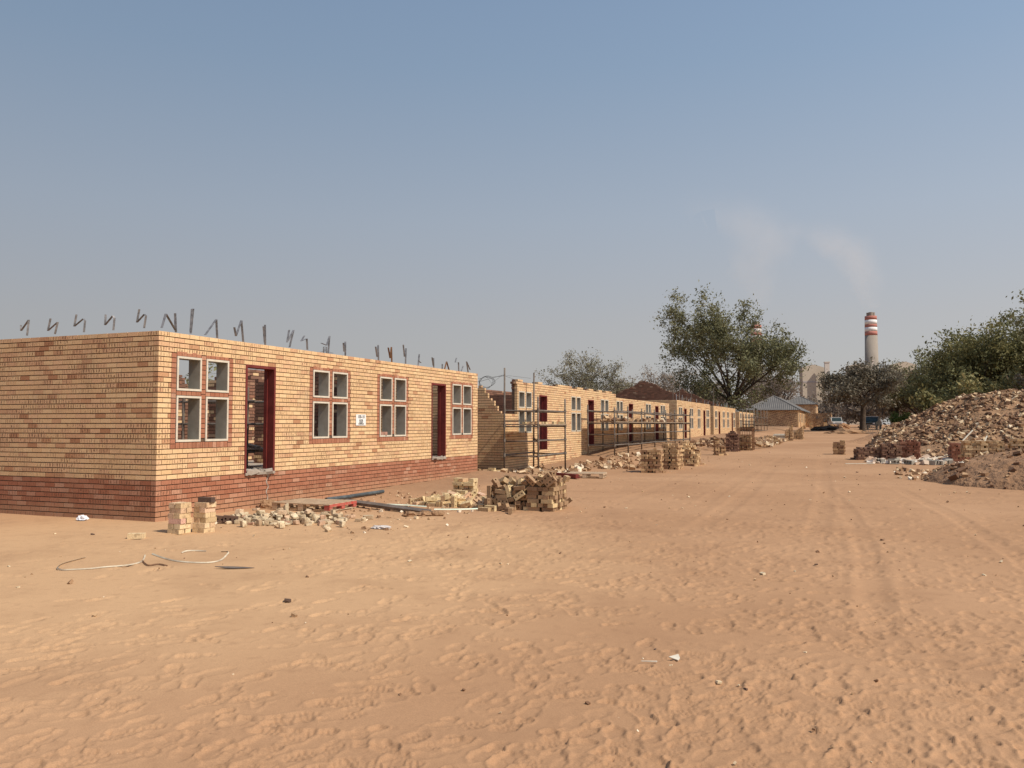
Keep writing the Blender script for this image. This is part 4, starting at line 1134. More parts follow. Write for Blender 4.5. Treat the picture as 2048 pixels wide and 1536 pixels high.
def hip_roof(parent, x0, x1, y0, y1, ze, rise, over=.35):
    x0 -= over; x1 += over; y0 -= over; y1 += over
    half = (x1 - x0) / 2; xm = (x0 + x1) / 2
    run = min(half, (y1 - y0) / 2)
    a = (xm, y0 + run, ze + rise); b = (xm, y1 - run, ze + rise)
    P = [(x0, y0, ze), (x1, y0, ze), (x1, y1, ze), (x0, y1, ze), a, b]
    tris = [(0, 1, 4), (2, 3, 5)]; quads = [(1, 2, 5, 4), (3, 0, 4, 5)]
    me = bpy.data.meshes.new('roof')
    lo = [(x, y, z - .09) for x, y, z in P[:4]]
    F = tris + quads
    me.from_pydata(P + lo, [], F + [(0, 6, 7, 1)[::1], (1, 7, 8, 2), (2, 8, 9, 3), (3, 9, 6, 0), (6, 9, 8, 7)])
    uvl = me.uv_layers.new(name='UVMap')
    for p in me.polygons:
        nx, ny = p.normal.x, p.normal.y
        for li in p.loop_indices:
            v = me.vertices[me.loops[li].vertex_index].co
            uvl.data[li].uv = ((v.y, v.x) if abs(nx) > abs(ny) else (v.x, v.y))
    me.materials.append(M['tile'])
    r = link(bpy.data.objects.new('roof', me), parent)
    mb = MB()
    for s, t in ((P[0], a), (P[1], a), (P[2], b), (P[3], b), (a, b)): mb.tube(s, t, .11, n=6)
    mb.build('ridge_tiles', M['tile'], r)
    return r

def far_house(label, x0, x1, y0, y1, zb, zt, roof, wins, doors, wz, dz):
    root = empty('brick_house', (0, 0, 0)); tag(root, label, 'house')
    n = int((zt - zb) / CH)
    ops = [(a - y0, b - y0, *wz) for a, b in wins] + [(a - y0, b - y0, *dz) for a, b in doors]
    wall('front_wall', root, (x1, y0, 0), (0, 1, 0), (1, 0, 0), y1 - y0, zb, n, ops, kindf=lambda u, z: 0., leafs=1, rng=rng, flash=.5)
    wall('end_wall', root, (x1 - .23, y0, 0), (-1, 0, 0), (0, -1, 0), x1 - x0 - .23, zb, n, (), kindf=lambda u, z: .0 if (int(u * 7.7) * 31 + int(z * 12) * 17) % 10 < 7 else .5, leafs=1, rng=rng, flash=1.2)
    for a, b in wins:
        mb = MB()
        for yy in (a + .03, (a + b) / 2, b - .03): mb.box((x1 - .1, yy, sum(wz) / 2), (.2, .06, wz[1] - wz[0]))
        for zz in (wz[0] + .03, sum(wz) / 2, wz[1] - .03): mb.box((x1 - .1, (a + b) / 2, zz), (.19, b - a - .06, .06))
        w = mb.build('window_frame', M['concrete'], root)
        MB().box((x1 - .16, (a + b) / 2, sum(wz) / 2), (.02, b - a - .1, wz[1] - wz[0] - .1)).build('pane', M['glass'], w)
    for a, b in doors: MB().box((x1 - .12, (a + b) / 2, sum(dz) / 2), (.06, b - a, dz[1] - dz[0])).build('door', M['oxide'], root)
    MB().box(((x0 + x1) / 2, (y0 + y1) / 2, (zb + zt) / 2), (x1 - x0 - .6, y1 - y0 - .6, zt - zb - .2)).build('core_wall', M['slab'], root)
    if roof: hip_roof(root, x0, x1, y0, y1, zt, roof)
    return root
far_house('yellow brick house with grey tiled hip roof at the end of the row', -17.0, -8.5, 148, 182, .75, 4.1, 2.5,
          [(150, 151.6), (157, 158.6), (160.5, 162.2), (168, 169.6), (172, 173.6)], [(153.4, 154.9), (165, 166.4), (177.5, 179)], (1.9, 3.6), (1.1, 3.4))
far_house('taller brick house with grey hip roof behind the tiled house', -14.6, -7.5, 195, 206, .8, 6.1, 1.95,
          [(196.5, 198), (200, 201.5)], [], (4.2, 5.6), (1.1, 3.2))
far_house('flat topped brick house without roof behind the tiled house', -10.2, -3.95, 170, 182, .7, 3.85, 0,
          [(174.5, 176)], [(172, 173.2)], (1.9, 3.4), (1.0, 3.2))

# ------------------------------------------------------------------ scaffolds
def scaffold(label, ys, x_in, x_out, levels, plat, tops, tall=None):
    root = empty('scaffold', (0, 0, 0)); tag(root, label, 'scaffold', 'tube scaffolds along the house fronts')
    for xi, x in enumerate((x_in, x_out)):
        for yi, y in enumerate(ys):
            zt = tops
            if tall and xi == 0 and yi in tall: zt = tall[yi]
            zg = gz(x, y) - .03
            lx = rnd.uniform(-.02, .02); ly = rnd.uniform(-.025, .025)
            st = MB().tube((x, y, zg), (x + lx, y + ly, zt + rnd.uniform(-.04, .08)), .030, n=8).build('standard', M['scaf'], root, smooth=True)
            for lv in levels:
                cp = MB(); f = (lv - zg) / (zt - zg)
                cp.tube((x + lx * f, y + ly * f, lv - .05), (x + lx * f, y + ly * f, lv + .06), .042, n=8)
                cp.box((x + lx * f, y + ly * f + .05, lv), (.05, .09, .05))
                cp.build('coupler', M['scaf'], st)
            for lv in levels:
                if yi + 1 < len(ys):
                    if xi == 0 and lv not in (levels[0], levels[-1]): continue
                    sag = rnd.uniform(-.02, .02)
                    MB().tube((x, y, lv + sag), (x, ys[yi + 1], lv + rnd.uniform(-.02, .02)), .028, n=8).build('ledger', M['scaf'], root, smooth=True)
    for yi, y in enumerate(ys):
        for lv in levels:
            if 0 < yi < len(ys) - 1 and lv != plat: continue
            MB().tube((x_in, y + .03, lv - .02), (x_out, y + .03, lv - .02), .022, n=8).build('transom', M['scaf'], root, smooth=True)
    if plat:
        nb = 4; wdt = (x_out - x_in + .12) / nb
        for i in range(nb):
            for a, b in zip(ys[:-1], ys[1:]):
                MB().box((x_in - .06 + wdt * (i + .5), (a + b) / 2, plat + .045 + rnd.uniform(-.004, .004)), (wdt - .012, b - a - .01, .038)).build('plank', M['plank'], root)
    return root
scaffold('small tube scaffold with a plank deck at the broken corner of the second house', [24.45, 27.08], -10.30, -9.14, [.62, 1.09, 1.55, 2.05], 1.55, 2.42, {0: 3.42, 1: 3.42})
scaffold('long tube scaffold with rubble on its deck in front of the second and third houses', [33.45, 35.7, 38.2, 41.0, 43.7, 46.1, 48.5, 50.6], -10.28, -9.14, [.73, 1.2, 1.66, 2.16], 1.66, 2.36)
scaffold('distant tube scaffold of tall poles at the farthest roofless house', [86.0, 89.2, 92.5, 95.8, 99.2], -10.25, -9.1, [.95, 1.6, 2.35], 1.6, 3.25)

# ------------------------------------------------------------------ bricks
def cored_brick(name, mat, d=(.222, .106, .073), holes=True):
    hx, hy, hz = d[0] / 2, d[1] / 2, d[2] / 2
    V = []; F = []
    def v(*p): V.append(p); return len(V) - 1
    n = 3; cw = d[0] / n; r = .0185
    for sgn in (1, -1):
        for k in range(n):
            cx = -hx + cw * (k + .5)
            per = [(cx - cw / 2, -hy), (cx, -hy), (cx + cw / 2, -hy), (cx + cw / 2, 0), (cx + cw / 2, hy), (cx, hy), (cx - cw / 2, hy), (cx - cw / 2, 0)]
            rim = [(cx + r * math.cos(a), r * math.sin(a)) for a in [math.radians(225 + 45 * i) for i in range(8)]]
            pi = [v(x, y, sgn * hz) for x, y in per]; ri = [v(x, y, sgn * hz) for x, y in rim]
            bi = [v(x, y, sgn * .001) for x, y in rim]
            for i in range(8):
                j = (i + 1) % 8
                q = (pi[i], pi[j], ri[j], ri[i]); w = (ri[i], ri[j], bi[j], bi[i])
                F.append(q if sgn > 0 else q[::-1]); F.append(w if sgn > 0 else w[::-1])
            F.append(tuple(bi) if sgn > 0 else tuple(bi[::-1]))
    c = [v(x * hx, y * hy, z * hz) for x in (-1, 1) for y in (-1, 1) for z in (-1, 1)]
    F += [(c[0], c[1], c[3], c[2]), (c[4], c[6], c[7], c[5]), (c[0], c[4], c[5], c[1]), (c[2], c[3], c[7], c[6])]
    me = bpy.data.meshes.new(name); me.from_pydata(V, [], F); me.materials.append(mat); return me
BM = {k: cored_brick('brick', M[k]) for k in ('lb0', 'lb1', 'lb2', 'dk', 'pink')}

def chip_mesh(d, seed, mat):
    """a broken lump: box with knocked-off corners"""
    r = random.Random(seed); mb = MB(); s = []
    for k in CORN: s.append(Vector((k[0] * d[0] / 2 * r.uniform(.6, 1.05), k[1] * d[1] / 2 * r.uniform(.6, 1.05), k[2] * d[2] / 2 * r.uniform(.65, 1.05))))
    import bmesh
    bm = bmesh.new()
    for p in s: bm.verts.new(p)
    for i in range(5):
        ax = r.randrange(3); p = [r.uniform(-.5, .5) * d[i2] for i2 in range(3)]; p[ax] = r.choice((-.52, .52)) * d[ax]; bm.verts.new(p)
    bmesh.ops.convex_hull(bm, input=bm.verts)
    me = bpy.data.meshes.new('brick_fragment'); bm.to_mesh(me); bm.free(); me.materials.append(mat); return me

def put(me, name, loc, rot, label, cat, group=None):
    o = bpy.data.objects.new(name, me); o.location = loc; o.rotation_euler = rot
    link(o); return tag(o, label, cat, group)

GP = {'P': ('dusty tan brick in the big tumbled pile beside the road', 'bricks of the big tumbled pile'),
      'J': ('cream cored brick in the low scattered heap in front of the first house', 'bricks of the low scattered heap'),
      'G': ('yellow brick dumped in the gap at the foot of the small scaffold', 'bricks dumped in the gap between houses')}
for t in SIM:
    k, x, y, z, a, b, c = t[:7]
    g = gz(x, y)
    if k == 'F':
        me = chip_mesh(t[7:10], hash((x, y)) & 0xffff, M['frag'])
        put(me, 'broken_brick', (x, y, z + g), (a, b, c), 'broken piece of pale brick in the strip of fragments by the pallet', 'broken brick', 'pale brick fragments by the pallet')
    else:
        m = {'P': BM['lb0'] if rnd.random() < .86 else BM['lb1'], 'J': BM['lb1'] if rnd.random() < .8 else BM['lb2'], 'G': BM['lb1'] if rnd.random() < .6 else BM['lb0']}[k]
        lab, grp = GP[k]
        put(m, 'brick', (x, y, z + g - (.004 if k != 'G' else 0)), (a, b, c), lab, 'brick', grp)
# the neat twin stack at the house corner
def twin_stack():
    for ci, (x1, y0) in enumerate(((-9.13, 9.46), (-8.90, 9.72))):
        g = gz(x1 - .1, y0 + .1) - .006; lab = 'yellow brick in the left column of the neat twin stack at the house corner' if ci == 0 else 'yellow brick in the right column of the neat twin stack at the house corner'
        grp = 'bricks of the left column of the twin stack' if ci == 0 else 'bricks of the right column of the twin stack'
        for c in range(6):
            z = g + .0365 + c * .0752
            cj = (rnd.uniform(-.014, .014), rnd.uniform(-.014, .014))
            for s in (0, 1):
                jx, jy, jr = cj[0] + rnd.uniform(-.004, .004), cj[1] + rnd.uniform(-.01, .01), rnd.uniform(-.06, .06)
                if (c + ci) % 2:   # bricks along y
                    loc = (x1 - .054 - .118 * s + jx, y0 + .111 + jy, z); rz = PI / 2 + jr
                else:
                    loc = (x1 - .111 + jx, y0 + .052 + .118 * s + jy, z); rz = jr
                me = BM['pink'] if (ci == 0 and c == 2 and s == 0) else BM['lb2']
                put(me, 'brick', loc, (0, 0, rz), lab if me is not BM['pink'] else 'pinkish brick in the left column of the twin stack at the house corner', 'brick', grp if me is not BM['pink'] else None)
        if ci == 1:
            put(BM['dk'], 'brick', (x1 - .07, y0 + .10, g + .0365 + 6 * .0745), (0, 0, .15), 'single dark charred brick lying on top of the neat twin stack', 'brick')
twin_stack()
put(BM['lb2'], 'brick', (-9.33, 8.86, gz(-9.33, 8.86) + .034), (0, 0, .55), 'single loose yellow brick lying alone on the sand before the end wall', 'brick')
for i, (x, y) in enumerate(((-9.55, 10.72), (-9.36, 10.80))):
    put(BM['dk'], 'brick', (x, y, gz(x, y) + .075), (PI / 2, 0.1, .45), 'dark brown brick on edge at the left end of the fragment strip', 'brick', 'dark bricks at the fragment strip')
put(BM['pink'], 'brick', (FX - .07, 17.62, 1.385), (0, 0, .5), 'pinkish brick lying on the sill inside a lower pane of the third window', 'brick')
for i, (x, y, rz) in enumerate(((-9.5, 24.7, .3), (-9.32, 24.9, 1.2), (-9.4, 25.3, .1), (-9.28, 25.5, 1.6), (-9.7, 24.75, 1.5), (-9.35, 26.55, 1.5), (-9.22, 26.9, .2))):
    put(BM['lb1'], 'brick', (x, y, 1.55 + .064 + .0365), (PI / 2 if i == 5 else 0, 0, rz), 'cream brick left lying on the deck of the small scaffold', 'brick', 'bricks on the small scaffold deck')

def stack(label, cx, cy, wx, wy, h, mat='stackb', rz=0.0, seed=0, step=None, name='brick_stack', kind=None, jit=.012, lo=.15, hi=1.0, zb=None, over=0):
    r = np.random.default_rng(seed + 100); C = []; H = []; R = []; K = []
    n = max(1, int(round(h / .0755)))
    for c in range(n):
        if c % 2 == 0: lx, ly = .114, .232
        else: lx, ly = .232, .114
        w2, d2 = wx, wy
        nx = max(1, int(round(w2 / lx))); ny = max(1, int(round(d2 / ly)))
        for i in range(nx):
            for j in range(ny):
                px = -w2 / 2 + w2 * (i + .5) / nx; py = -d2 / 2 + d2 * (j + .5) / ny
                if step and c * .0755 > step(px / w2 + .5, py / d2 + .5): continue
                if c >= n - 2 and r.random() < .22 * (c - n + 3): continue
                C.append((px + r.normal(0, jit), py + r.normal(0, jit), .036 + c * .0755)); H.append((lx / 2 - .008, ly / 2 - .008, .0345)); K.append(r.normal(0, .09))
    for i in range(over):
        a = r.uniform(0, 2 * PI); q = r.uniform(.5, 1.1)
        C.append((math.cos(a) * (wx * .5 + .1) * q, math.sin(a) * (wy * .5 + .1) * q, r.uniform(.03, .06))); H.append((.11, .053, .036)); K.append(r.uniform(0, 6))
    C = np.array(C); H = np.array(H); K = np.array(K) + rz
    ca, sa = math.cos(rz), math.sin(rz)
    C2 = C.copy(); C2[:, 0] = C[:, 0] * ca - C[:, 1] * sa + cx; C2[:, 1] = C[:, 0] * sa + C[:, 1] * ca + cy
    z0 = gz(cx, cy) - .02 if zb is None else zb
    C2[:, 2] += z0
    R = np.zeros((len(C), 3, 3)); R[:, 0, 0] = np.cos(K); R[:, 0, 1] = -np.sin(K); R[:, 1, 0] = np.sin(K); R[:, 1, 1] = np.cos(K); R[:, 2, 2] = 1
    col = np.stack([r.uniform(lo, hi, len(C))] * 3, 1)
    V, F, uv, cc = box_arrays(C2, H, R, col)
    o = np_obj(name, V, F, M[mat], uv=uv, col=cc)
    return tag(o, label, 'brick stack', 'brick stacks along the sandy road', kind)

stack('low irregular stack of brown bricks, nearest of the stacks left of the road', -6.05, 26.75, .62, .9, .80, 'stackb', .1, 1, lambda u, v: .82 - .35 * max(0, .45 - u) - .2 * v, lo=.05, hi=.8, over=8)
stack('tall squared stack of tan bricks standing behind the low irregular one', -5.82, 28.9, .56, 1.1, .93, 'stackb', .0, 2, lo=.15, hi=.75, over=4)
stack('stepped brick stack falling towards the road, third from the camera on the left', -5.62, 31.2, .62, 1.3, .93, 'stackb', .05, 3, lambda u, v: 1.0 - .75 * u + .25 * v, lo=.1, hi=1, over=14)
stack('slender crooked brick stack on the open sand left of the road', -5.72, 39.2, .5, .55, .86, 'stackb', .3, 4, lambda u, v: .42 if u > .55 else 1., lo=.0, hi=.8, over=10)
stack('dark charred brick stack left of the road', -5.7, 43.5, .62, 1.0, 1.02, 'stackd', .1, 5, lambda u, v: 1.05 - .5 * abs(u - .5), lo=.0, hi=.7, over=10)
stack('reddish brick stack wrapped by a rusty mesh cage left of the road', -5.2, 45.0, .6, 1.0, .80, 'stackb', 0., 6, lo=.0, hi=.8, over=6)
stack('pale brick stack at the far left road edge beside the boards', -4.25, 62.5, .55, .9, 1.15, 'stackb', .1, 7, lambda u, v: 1.2 - .6 * (1 - u), lo=.2, hi=.9, over=6)
stack('last pale brick stack on the left before the tiled house', -3.85, 66.8, .7, .9, .95, 'stackb', 0, 8, lambda u, v: 1.0 - .5 * (1 - u), lo=.2, hi=.9, over=6)
stack('small tan brick stack amid pale rubble left of the road', -4.75, 54.5, .7, .7, .55, 'stackb', .2, 9, lo=.2, hi=.9, over=12)
stack('small squared brown brick stack standing alone right of the road', -.62, 41.6, .52, .75, .66, 'stackb', .0, 10, lambda u, v: .75 - .25 * (1 - u), lo=.05, hi=.7, over=3)
stack('low dark brick stack at the left foot of the rubble heap', .52, 37.0, .9, .9, .55, 'stackd', .2, 11, lambda u, v: .4 + .3 * u, lo=.1, hi=1, over=10)
stack('dark brick stack with a pale top course in front of the rubble heap', 1.38, 36.7, .75, .8, .66, 'stackd', .1, 12, lo=.1, hi=.9, over=5)
stack('taller dark red brick stack leaning against the rubble heap front', 2.1, 37.0, .75, .8, .82, 'stackr', -.1, 13, lambda u, v: .9 - .4 * max(0, u - .5), lo=.0, hi=.8, over=12)
stack('square stack of red bricks between the rubble heap and the soil mound', 3.85, 36.2, .82, .9, .76, 'stackr', .05, 14, lo=.2, hi=.8)

# rusty cage round one stack
def cage():
    r = empty('wire_cage', (-5.2, 45.0, gz(-5.2, 45))); tag(r, 'rusty steel mesh cage standing round the reddish brick stack', 'cage')
    mb = MB()
    for x in (-.36, -.12, .12, .36):
        for y in (-.56, .56): mb.tube((x, y, -.02), (x, y, 1.15), .014, n=5)
    for y in (-.3, 0, .3):
        for x in (-.36, .36): mb.tube((x, y, -.02), (x, y, 1.15), .014, n=5)
    for z in (.1, .45, .8, 1.1):
        for s in (-1, 1):
            mb.tube((-.36, s * .56, z), (.36, s * .56, z), .014, n=5); mb.tube((s * .36, -.56, z), (s * .36, .56, z), .014, n=5)
    mb.build('mesh_panel', M['rust'], r)
cage()

def scatter(name, label, n, xr, yr, hf, smin, smax, mat, seed, lo=0, hi=1, cat='rubble', sizes=None, tilt=.6, parent=None, flat=.45, sink=.3, mask=None):
    r = np.random.default_rng(seed)
    x = r.uniform(*xr, n); y = r.uniform(*yr, n)
    if mask is not None:
        k = mask(x, y, r); x, y = x[k], y[k]; n = len(x)
    s = smin * (smax / smin) ** (r.random(n) ** 1.6)
    H = np.stack([s * .5, s * r.uniform(.28, .55, n), s * r.uniform(.15, flat, n)], 1)
    C = np.stack([x, y, hf(x, y) + H[:, 2] * (1 - sink)], 1)
    V, F, uv, cc = box_arrays(C, H, rot_many(r, n, tilt), np.stack([r.uniform(lo, hi, n)] * 3, 1), jitter=.3, rng=r)
    o = np_obj(name, V, F, M[mat], parent, uv=uv, col=cc)
    if parent is None: tag(o, label, cat, None, 'stuff')
    else: o['kind'] = 'stuff'; o['label'] = label
    return o
def patch(x0, y0, rx, ry):
    return lambda x, y, r: (((x - x0) / rx) ** 2 + ((y - y0) / ry) ** 2 + r.normal(0, .25, len(x))) < .8
scatter('brick_rubble', 'pale brick rubble strewn along the earth bank before the second house', 260, (-9.4, -6.9), (27.5, 35.5), ground_h, .07, .24, 'rubble', 41, .4, 1, mask=lambda x, y, r: (r.random(len(x)) < .75) & (x < -6.7 - (y - 27) * .02))
scatter('brick_rubble', 'brick rubble lying at the foot of the small scaffold', 110, (-10.3, -8.2), (23.4, 27.3), ground_h, .06, .23, 'rubble', 42, .45, 1)
scatter('brick_rubble', 'brown brick rubble heaped before the fourth house', 320, (-9.2, -5.6), (44, 58), lambda x, y: ground_h(x, y) + .25 * np.exp(-((x + 7.2) / 1.0) ** 2) * (r_ := 1), .1, .3, 'rubble', 43, .0, .9)
scatter('brick_rubble', 'pale rubble spilling around the stacks before the fifth house', 420, (-6.6, -4.3), (47, 60), lambda x, y: ground_h(x, y) + .3 * np.exp(-((x + 5.2) / .7) ** 2), .1, .3, 'rubble', 44, .25, 1)
scatter('brick_rubble', 'loose bricks and rubble piled on the deck of the long scaffold', 330, (-10.2, -9.2), (34.5, 50.4), lambda x, y: 1.66 + .064 + .13 * np.clip(perlin(y / .8, y * 0 + 2.2, 6) + .25, 0, 1) * (1 - ((x + 9.7) / .55) ** 2), .12, .25, 'rubble', 45, .1, 1, mask=lambda x, y, r: perlin(y / .9, y * 0 + .5, 77) > -.22)
scatter('stone_chips', 'small chips and crumbs of brick lying about on the sand', 520, (-9.6, 6), (4, 40), ground_h, .010, .045, 'rubble', 46, .25, 1, mask=lambda x, y, r: (x < 5))
scatter('stone_chips', 'crumbs of broken brick around the fragment strip and low heap', 420, (-9.9, -6.3), (10.4, 17.5), ground_h, .015, .07, 'rubble', 47, .35, 1)

# ------------------------------------------------------------------ heaps on the right
def mound(name, label, xr, yr, hf, step, mat, cat='heap'):
    xs = np.arange(xr[0], xr[1] + step, step); ys = np.arange(yr[0], yr[1] + step, step)
    X, Y = np.meshgrid(xs, ys, indexing='ij'); Z = hf(X, Y)
    V = np.stack([X, Y, Z], -1).reshape(-1, 3); idx = np.arange(len(V)).reshape(X.shape)
    F = np.stack([idx[:-1, :-1], idx[1:, :-1], idx[1:, 1:], idx[:-1, 1:]], -1).reshape(-1, 4)
    keep = (Z - ground_h(X, Y)).reshape(-1)[F].max(1) > -.03
    o = np_obj(name, V, F[keep], M[mat], smooth=True)
    return tag(o, label, cat)

def heap_h(x, y):
    # ridge rising to the right, gentle front towards the road
    ridge = np.interp(x, [.0, 1.2, 2.5, 4.0, 5.4, 7.0, 12, 20], [.1, .85, 1.55, 2.25, 2.85, 3.0, 3.05, 2.9])
    ridge = ridge + .22 * perlin(x / 1.7, y / 1.7, 51) + .12 * perlin(x / .7, y / .7, 52)
    yc = 47.4 + .15 * x
    fr = np.clip((y - (37.2 - .12 * x)) / 10.5, 0, 1); bk = np.clip((yc + 9 - y) / 9, 0, 1)
    prof = np.where(y < yc, fr ** .95, np.sin(bk * PI / 2))
    edge = np.clip((x + .1 - .04 * (y - 40)) / 1.0, 0, 1)
    return base_h(y) + bank_h(x, y) - .10 + np.clip(ridge * prof * edge, 0, 9) + .08 * perlin(x / .5, y / .5, 53) * (prof > .02)
hp = mound('rubble_heap', 'tall heap of soil and broken brick rising at the right road edge', (-.8, 19), (36, 58), heap_h, .14, 'soil2')
rgm = lambda x, y, r: ((heap_h(x, y) - ground_h(x, y)) > .02) & (r.random(len(x)) < np.where(y < 50, 1., .45)) & ((perlin(x / 1.3, y / 1.3, 61) + .5 * perlin(x / .45, y / .45, 63) > -.12) | (r.random(len(x)) < .16)) & ((x > 1.6) | (y < 44) | (r.random(len(x)) < .4))
scatter('brick_rubble', 'broken bricks and fragments covering the tall heap', 32000, (-.6, 18), (36.2, 54), heap_h, .035, .21, 'rubble', 54, 0, .96, tilt=.7, parent=hp, sink=.45, mask=rgm)

def back_h(x, y):
    q = ((x - 3.4) / 2.8) ** 2 + ((y - 62) / 6.) ** 2
    return base_h(y) - .1 + 1.3 * np.exp(-q * 1.3) + .10 * perlin(x / .9, y / .9, 62)
mound('soil_heap', 'low orange soil heap behind the left end of the rubble heap', (-2.5, 8), (54, 71), back_h, .25, 'soil3')

def front_h(x, y):
    q = ((x - 5.3) / 3.6) ** 2; yy = (y - 26.2) / np.where(y < 26.2, 3.6, 3.2)
    b = np.clip(1 - q - yy ** 2, 0, 1)
    return base_h(y) - .06 + .98 * b ** .8 + .09 * perlin(x / .8, y / .8, 64) * (b > 0) + .05 * perlin(x / .25, y / .25, 65) * (b > .02)
fm = mound('soil_mound', 'brown soil mound with stones in the right foreground of the road', (1.4, 9.4), (22.2, 30), front_h, .06, 'soil')
scatter('stone', 'stones and brick bits lying on the brown soil mound', 650, (1.6, 9), (22.4, 29.6), front_h, .03, .20, 'rubble', 66, 0, .75, parent=fm, sink=.4, mask=lambda x, y, r: (front_h(x, y) - base_h(y) > .03) & (r.random(len(x)) < .9))
scatter('stone', 'pale brick bits at the left toe of the brown soil mound', 160, (1.2, 4.4), (25.5, 31), lambda x, y: np.maximum(front_h(x, y), ground_h(x, y)), .04, .18, 'rubble', 67, .3, 1)
stack('low row of yellow bricks on the soil mound crest', 3.85, 30.6, 1.15, .8, .56, 'stackb', .05, 21, zb=.55, lo=.35, hi=1., over=10)
stack('square pack of yellow bricks on the soil mound at the picture edge', 5.0, 30.4, .85, .8, .60, 'stackb', -.08, 22, zb=.55, lo=.4, hi=1., over=6)

# pale hollow blocks and laths at the foot of the heap
def hollow_block(name, loc, rot, label, grp, L=.36, W=.15, Hh=.16, n=3):
    mb = MB(); t = .025
    mb.box((0, -W / 2 + t / 2, 0), (L, t, Hh)); mb.box((0, W / 2 - t / 2, 0), (L, t, Hh))
    cw = (L - t) / n
    for i in range(n + 1): mb.box((-L / 2 + t / 2 + i * cw, 0, 0), (t, W - 2 * t, Hh))
    o = mb.build(name, M['concrete'], None); o.location = loc; o.rotation_euler = rot
    return tag(o, label, 'block', grp)
rb = random.Random(4)
for i in range(13):
    x = rb.uniform(.75, 3.4); y = 34.3 + rb.uniform(-.5, .9) - (x - 2) * .05
    hollow_block('hollow_block', (x, y, gz(x, y) + .085), (rb.choice((0, PI / 2)), rb.uniform(-.15, .15), rb.uniform(0, 3)), 'pale hollow block dropped at the foot of the rubble heap', 'hollow blocks at the foot of the rubble heap')
scatter('brick_rubble', 'pale broken blocks strewn at the foot of the rubble heap', 260, (.5, 4.2), (33.6, 37.5), ground_h, .07, .26, 'block', 71, .2, 1, mask=lambda x, y, r: y > 33.9 + .25 * (x - 2) ** 2 * .2)
for i, (x, y, L, rz, zz) in enumerate(((.2, 33.6, 1.1, .45, .02), (2.3, 35.3, 1.4, .6, .12), (3.0, 35.6, 1.3, .9, .2))):
    o = MB().box((0, 0, 0), (L, .05, .025)).build('timber_lath', M['cream'], None); o.location = (x, y, gz(x, y) + zz); o.rotation_euler = (0, -.08 if i else 0, rz)
    tag(o, 'pale timber lath lying flat on the sand before the rubble heap' if i == 0 else 'pale timber lath lying among blocks at the rubble heap foot', 'lath', None if i == 0 else 'laths among the blocks')
for i, (x, y, rz, tl) in enumerate(((4.35, 39.6, .9, .55), (5.0, 38.9, 1.15, .6))):
    o = MB().box((0, 0, 0), (1.3 if i == 0 else .6, .045, .03)).build('timber_lath', M['cream'], None); o.location = (x, y, float(heap_h(x, y)) + .22); o.rotation_euler = (0, -tl, rz)
    tag(o, 'long pale lath sticking out of the rubble heap face' if i == 0 else 'short pale lath sticking out of the rubble heap face', 'lath')

# ------------------------------------------------------------------ pallets, beams, litter
def pallet(label, loc, rz, L=1.2, W=1.0, red=True):
    r = empty('pallet', loc, rz); tag(r, label, 'pallet')
    for i in range(5): MB().box((0, -W / 2 + .07 + i * (W - .14) / 4, .125), (L, .13, .022)).build('deck_board', M['wood'], r)
    for i in range(3):
        for j in range(3):
            x = -L / 2 + .06 + i * (L - .12) / 2
            MB().box((x, -W / 2 + .06 + j * (W - .12) / 2, .067), (.118, .10, .09)).build('pallet_block', M['redpaint'] if (red and i == 2) else M['wood'], r)
    for i in range(3): MB().box((-L / 2 + .06 + i * (L - .12) / 2, 0, .011), (.10, W, .02)).build('bottom_board', M['wood'], r)
    MB().box((L / 2 - .004, 0, .105), (.014, W - .01, .05)).build('end_strip', M['redpaint'] if red else M['wood'], r)
    return r
pallet('weathered wooden pallet with red painted end lying before the first house', (-9.42, 13.15, gz(-9.4, 13.1) + .01), .0, 1.28, .9)
pallet('wooden pallet with open end lying on the sand behind the big brick pile', (-7.35, 23.75, gz(-7.3, 23.7) + .005), .15, 1.1, .9, False)
def channel():
    a = Vector((-9.25, 13.94, 0)); b = Vector((-6.96, 13.13, 0)); d = (b - a); L = d.length
    r = MB(); 
    r.box((0, 0, .055), (L, .10, .006)); r.box((0, -.047, .025), (L, .006, .055)); r.box((0, .047, .025), (L, .006, .055))
    for s in (-1, 1): r.box((s * (L / 2 - .003), 0, .03), (.006, .088, .045))
    o = r.build('steel_channel', M['steel'], None); m = (a + b) / 2
    o.location = (m.x, m.y, gz(m.x, m.y) + .045); o.rotation_euler = (.35, .02, math.atan2(d.y, d.x)); tag(o, 'long grey steel channel lying on the sand before the low brick heap', 'steel beam')
channel()
def pipe():
    pts = [(-10.0, 14.35), (-9.97, 15.2), (-9.92, 16.45)]
    mb = MB(); 
    for (a, b), (c, d) in zip(pts[:-1], pts[1:]):
        za, zb = gz(a, b) + .06, gz(c, d) + .055
        mb.tube((a, b, za), (c, d, zb), .040, n=14, cap=True)
    o = mb.build('drain_pipe', M['pipe'], None, smooth=False); tag(o, 'blue grey drain pipe lying along the wall of the first house', 'pipe')
pipe()
def red_frame():
    a = Vector((-8.35, 23.55, 0)); b = Vector((-7.45, 22.95, 0)); d = b - a
    mb = MB().box((0, 0, .06), (d.length + .2, .11, .12)).box((0, .09, .02), (d.length + .2, .05, .04))
    o = mb.build('door_frame_section', M['oxide'], None); m = (a + b) / 2; o.location = (m.x, m.y, gz(m.x, m.y)); o.rotation_euler = (0, 0, math.atan2(d.y, d.x))
    tag(o, 'red steel door frame section lying beside the far pallet', 'steel frame')
red_frame()
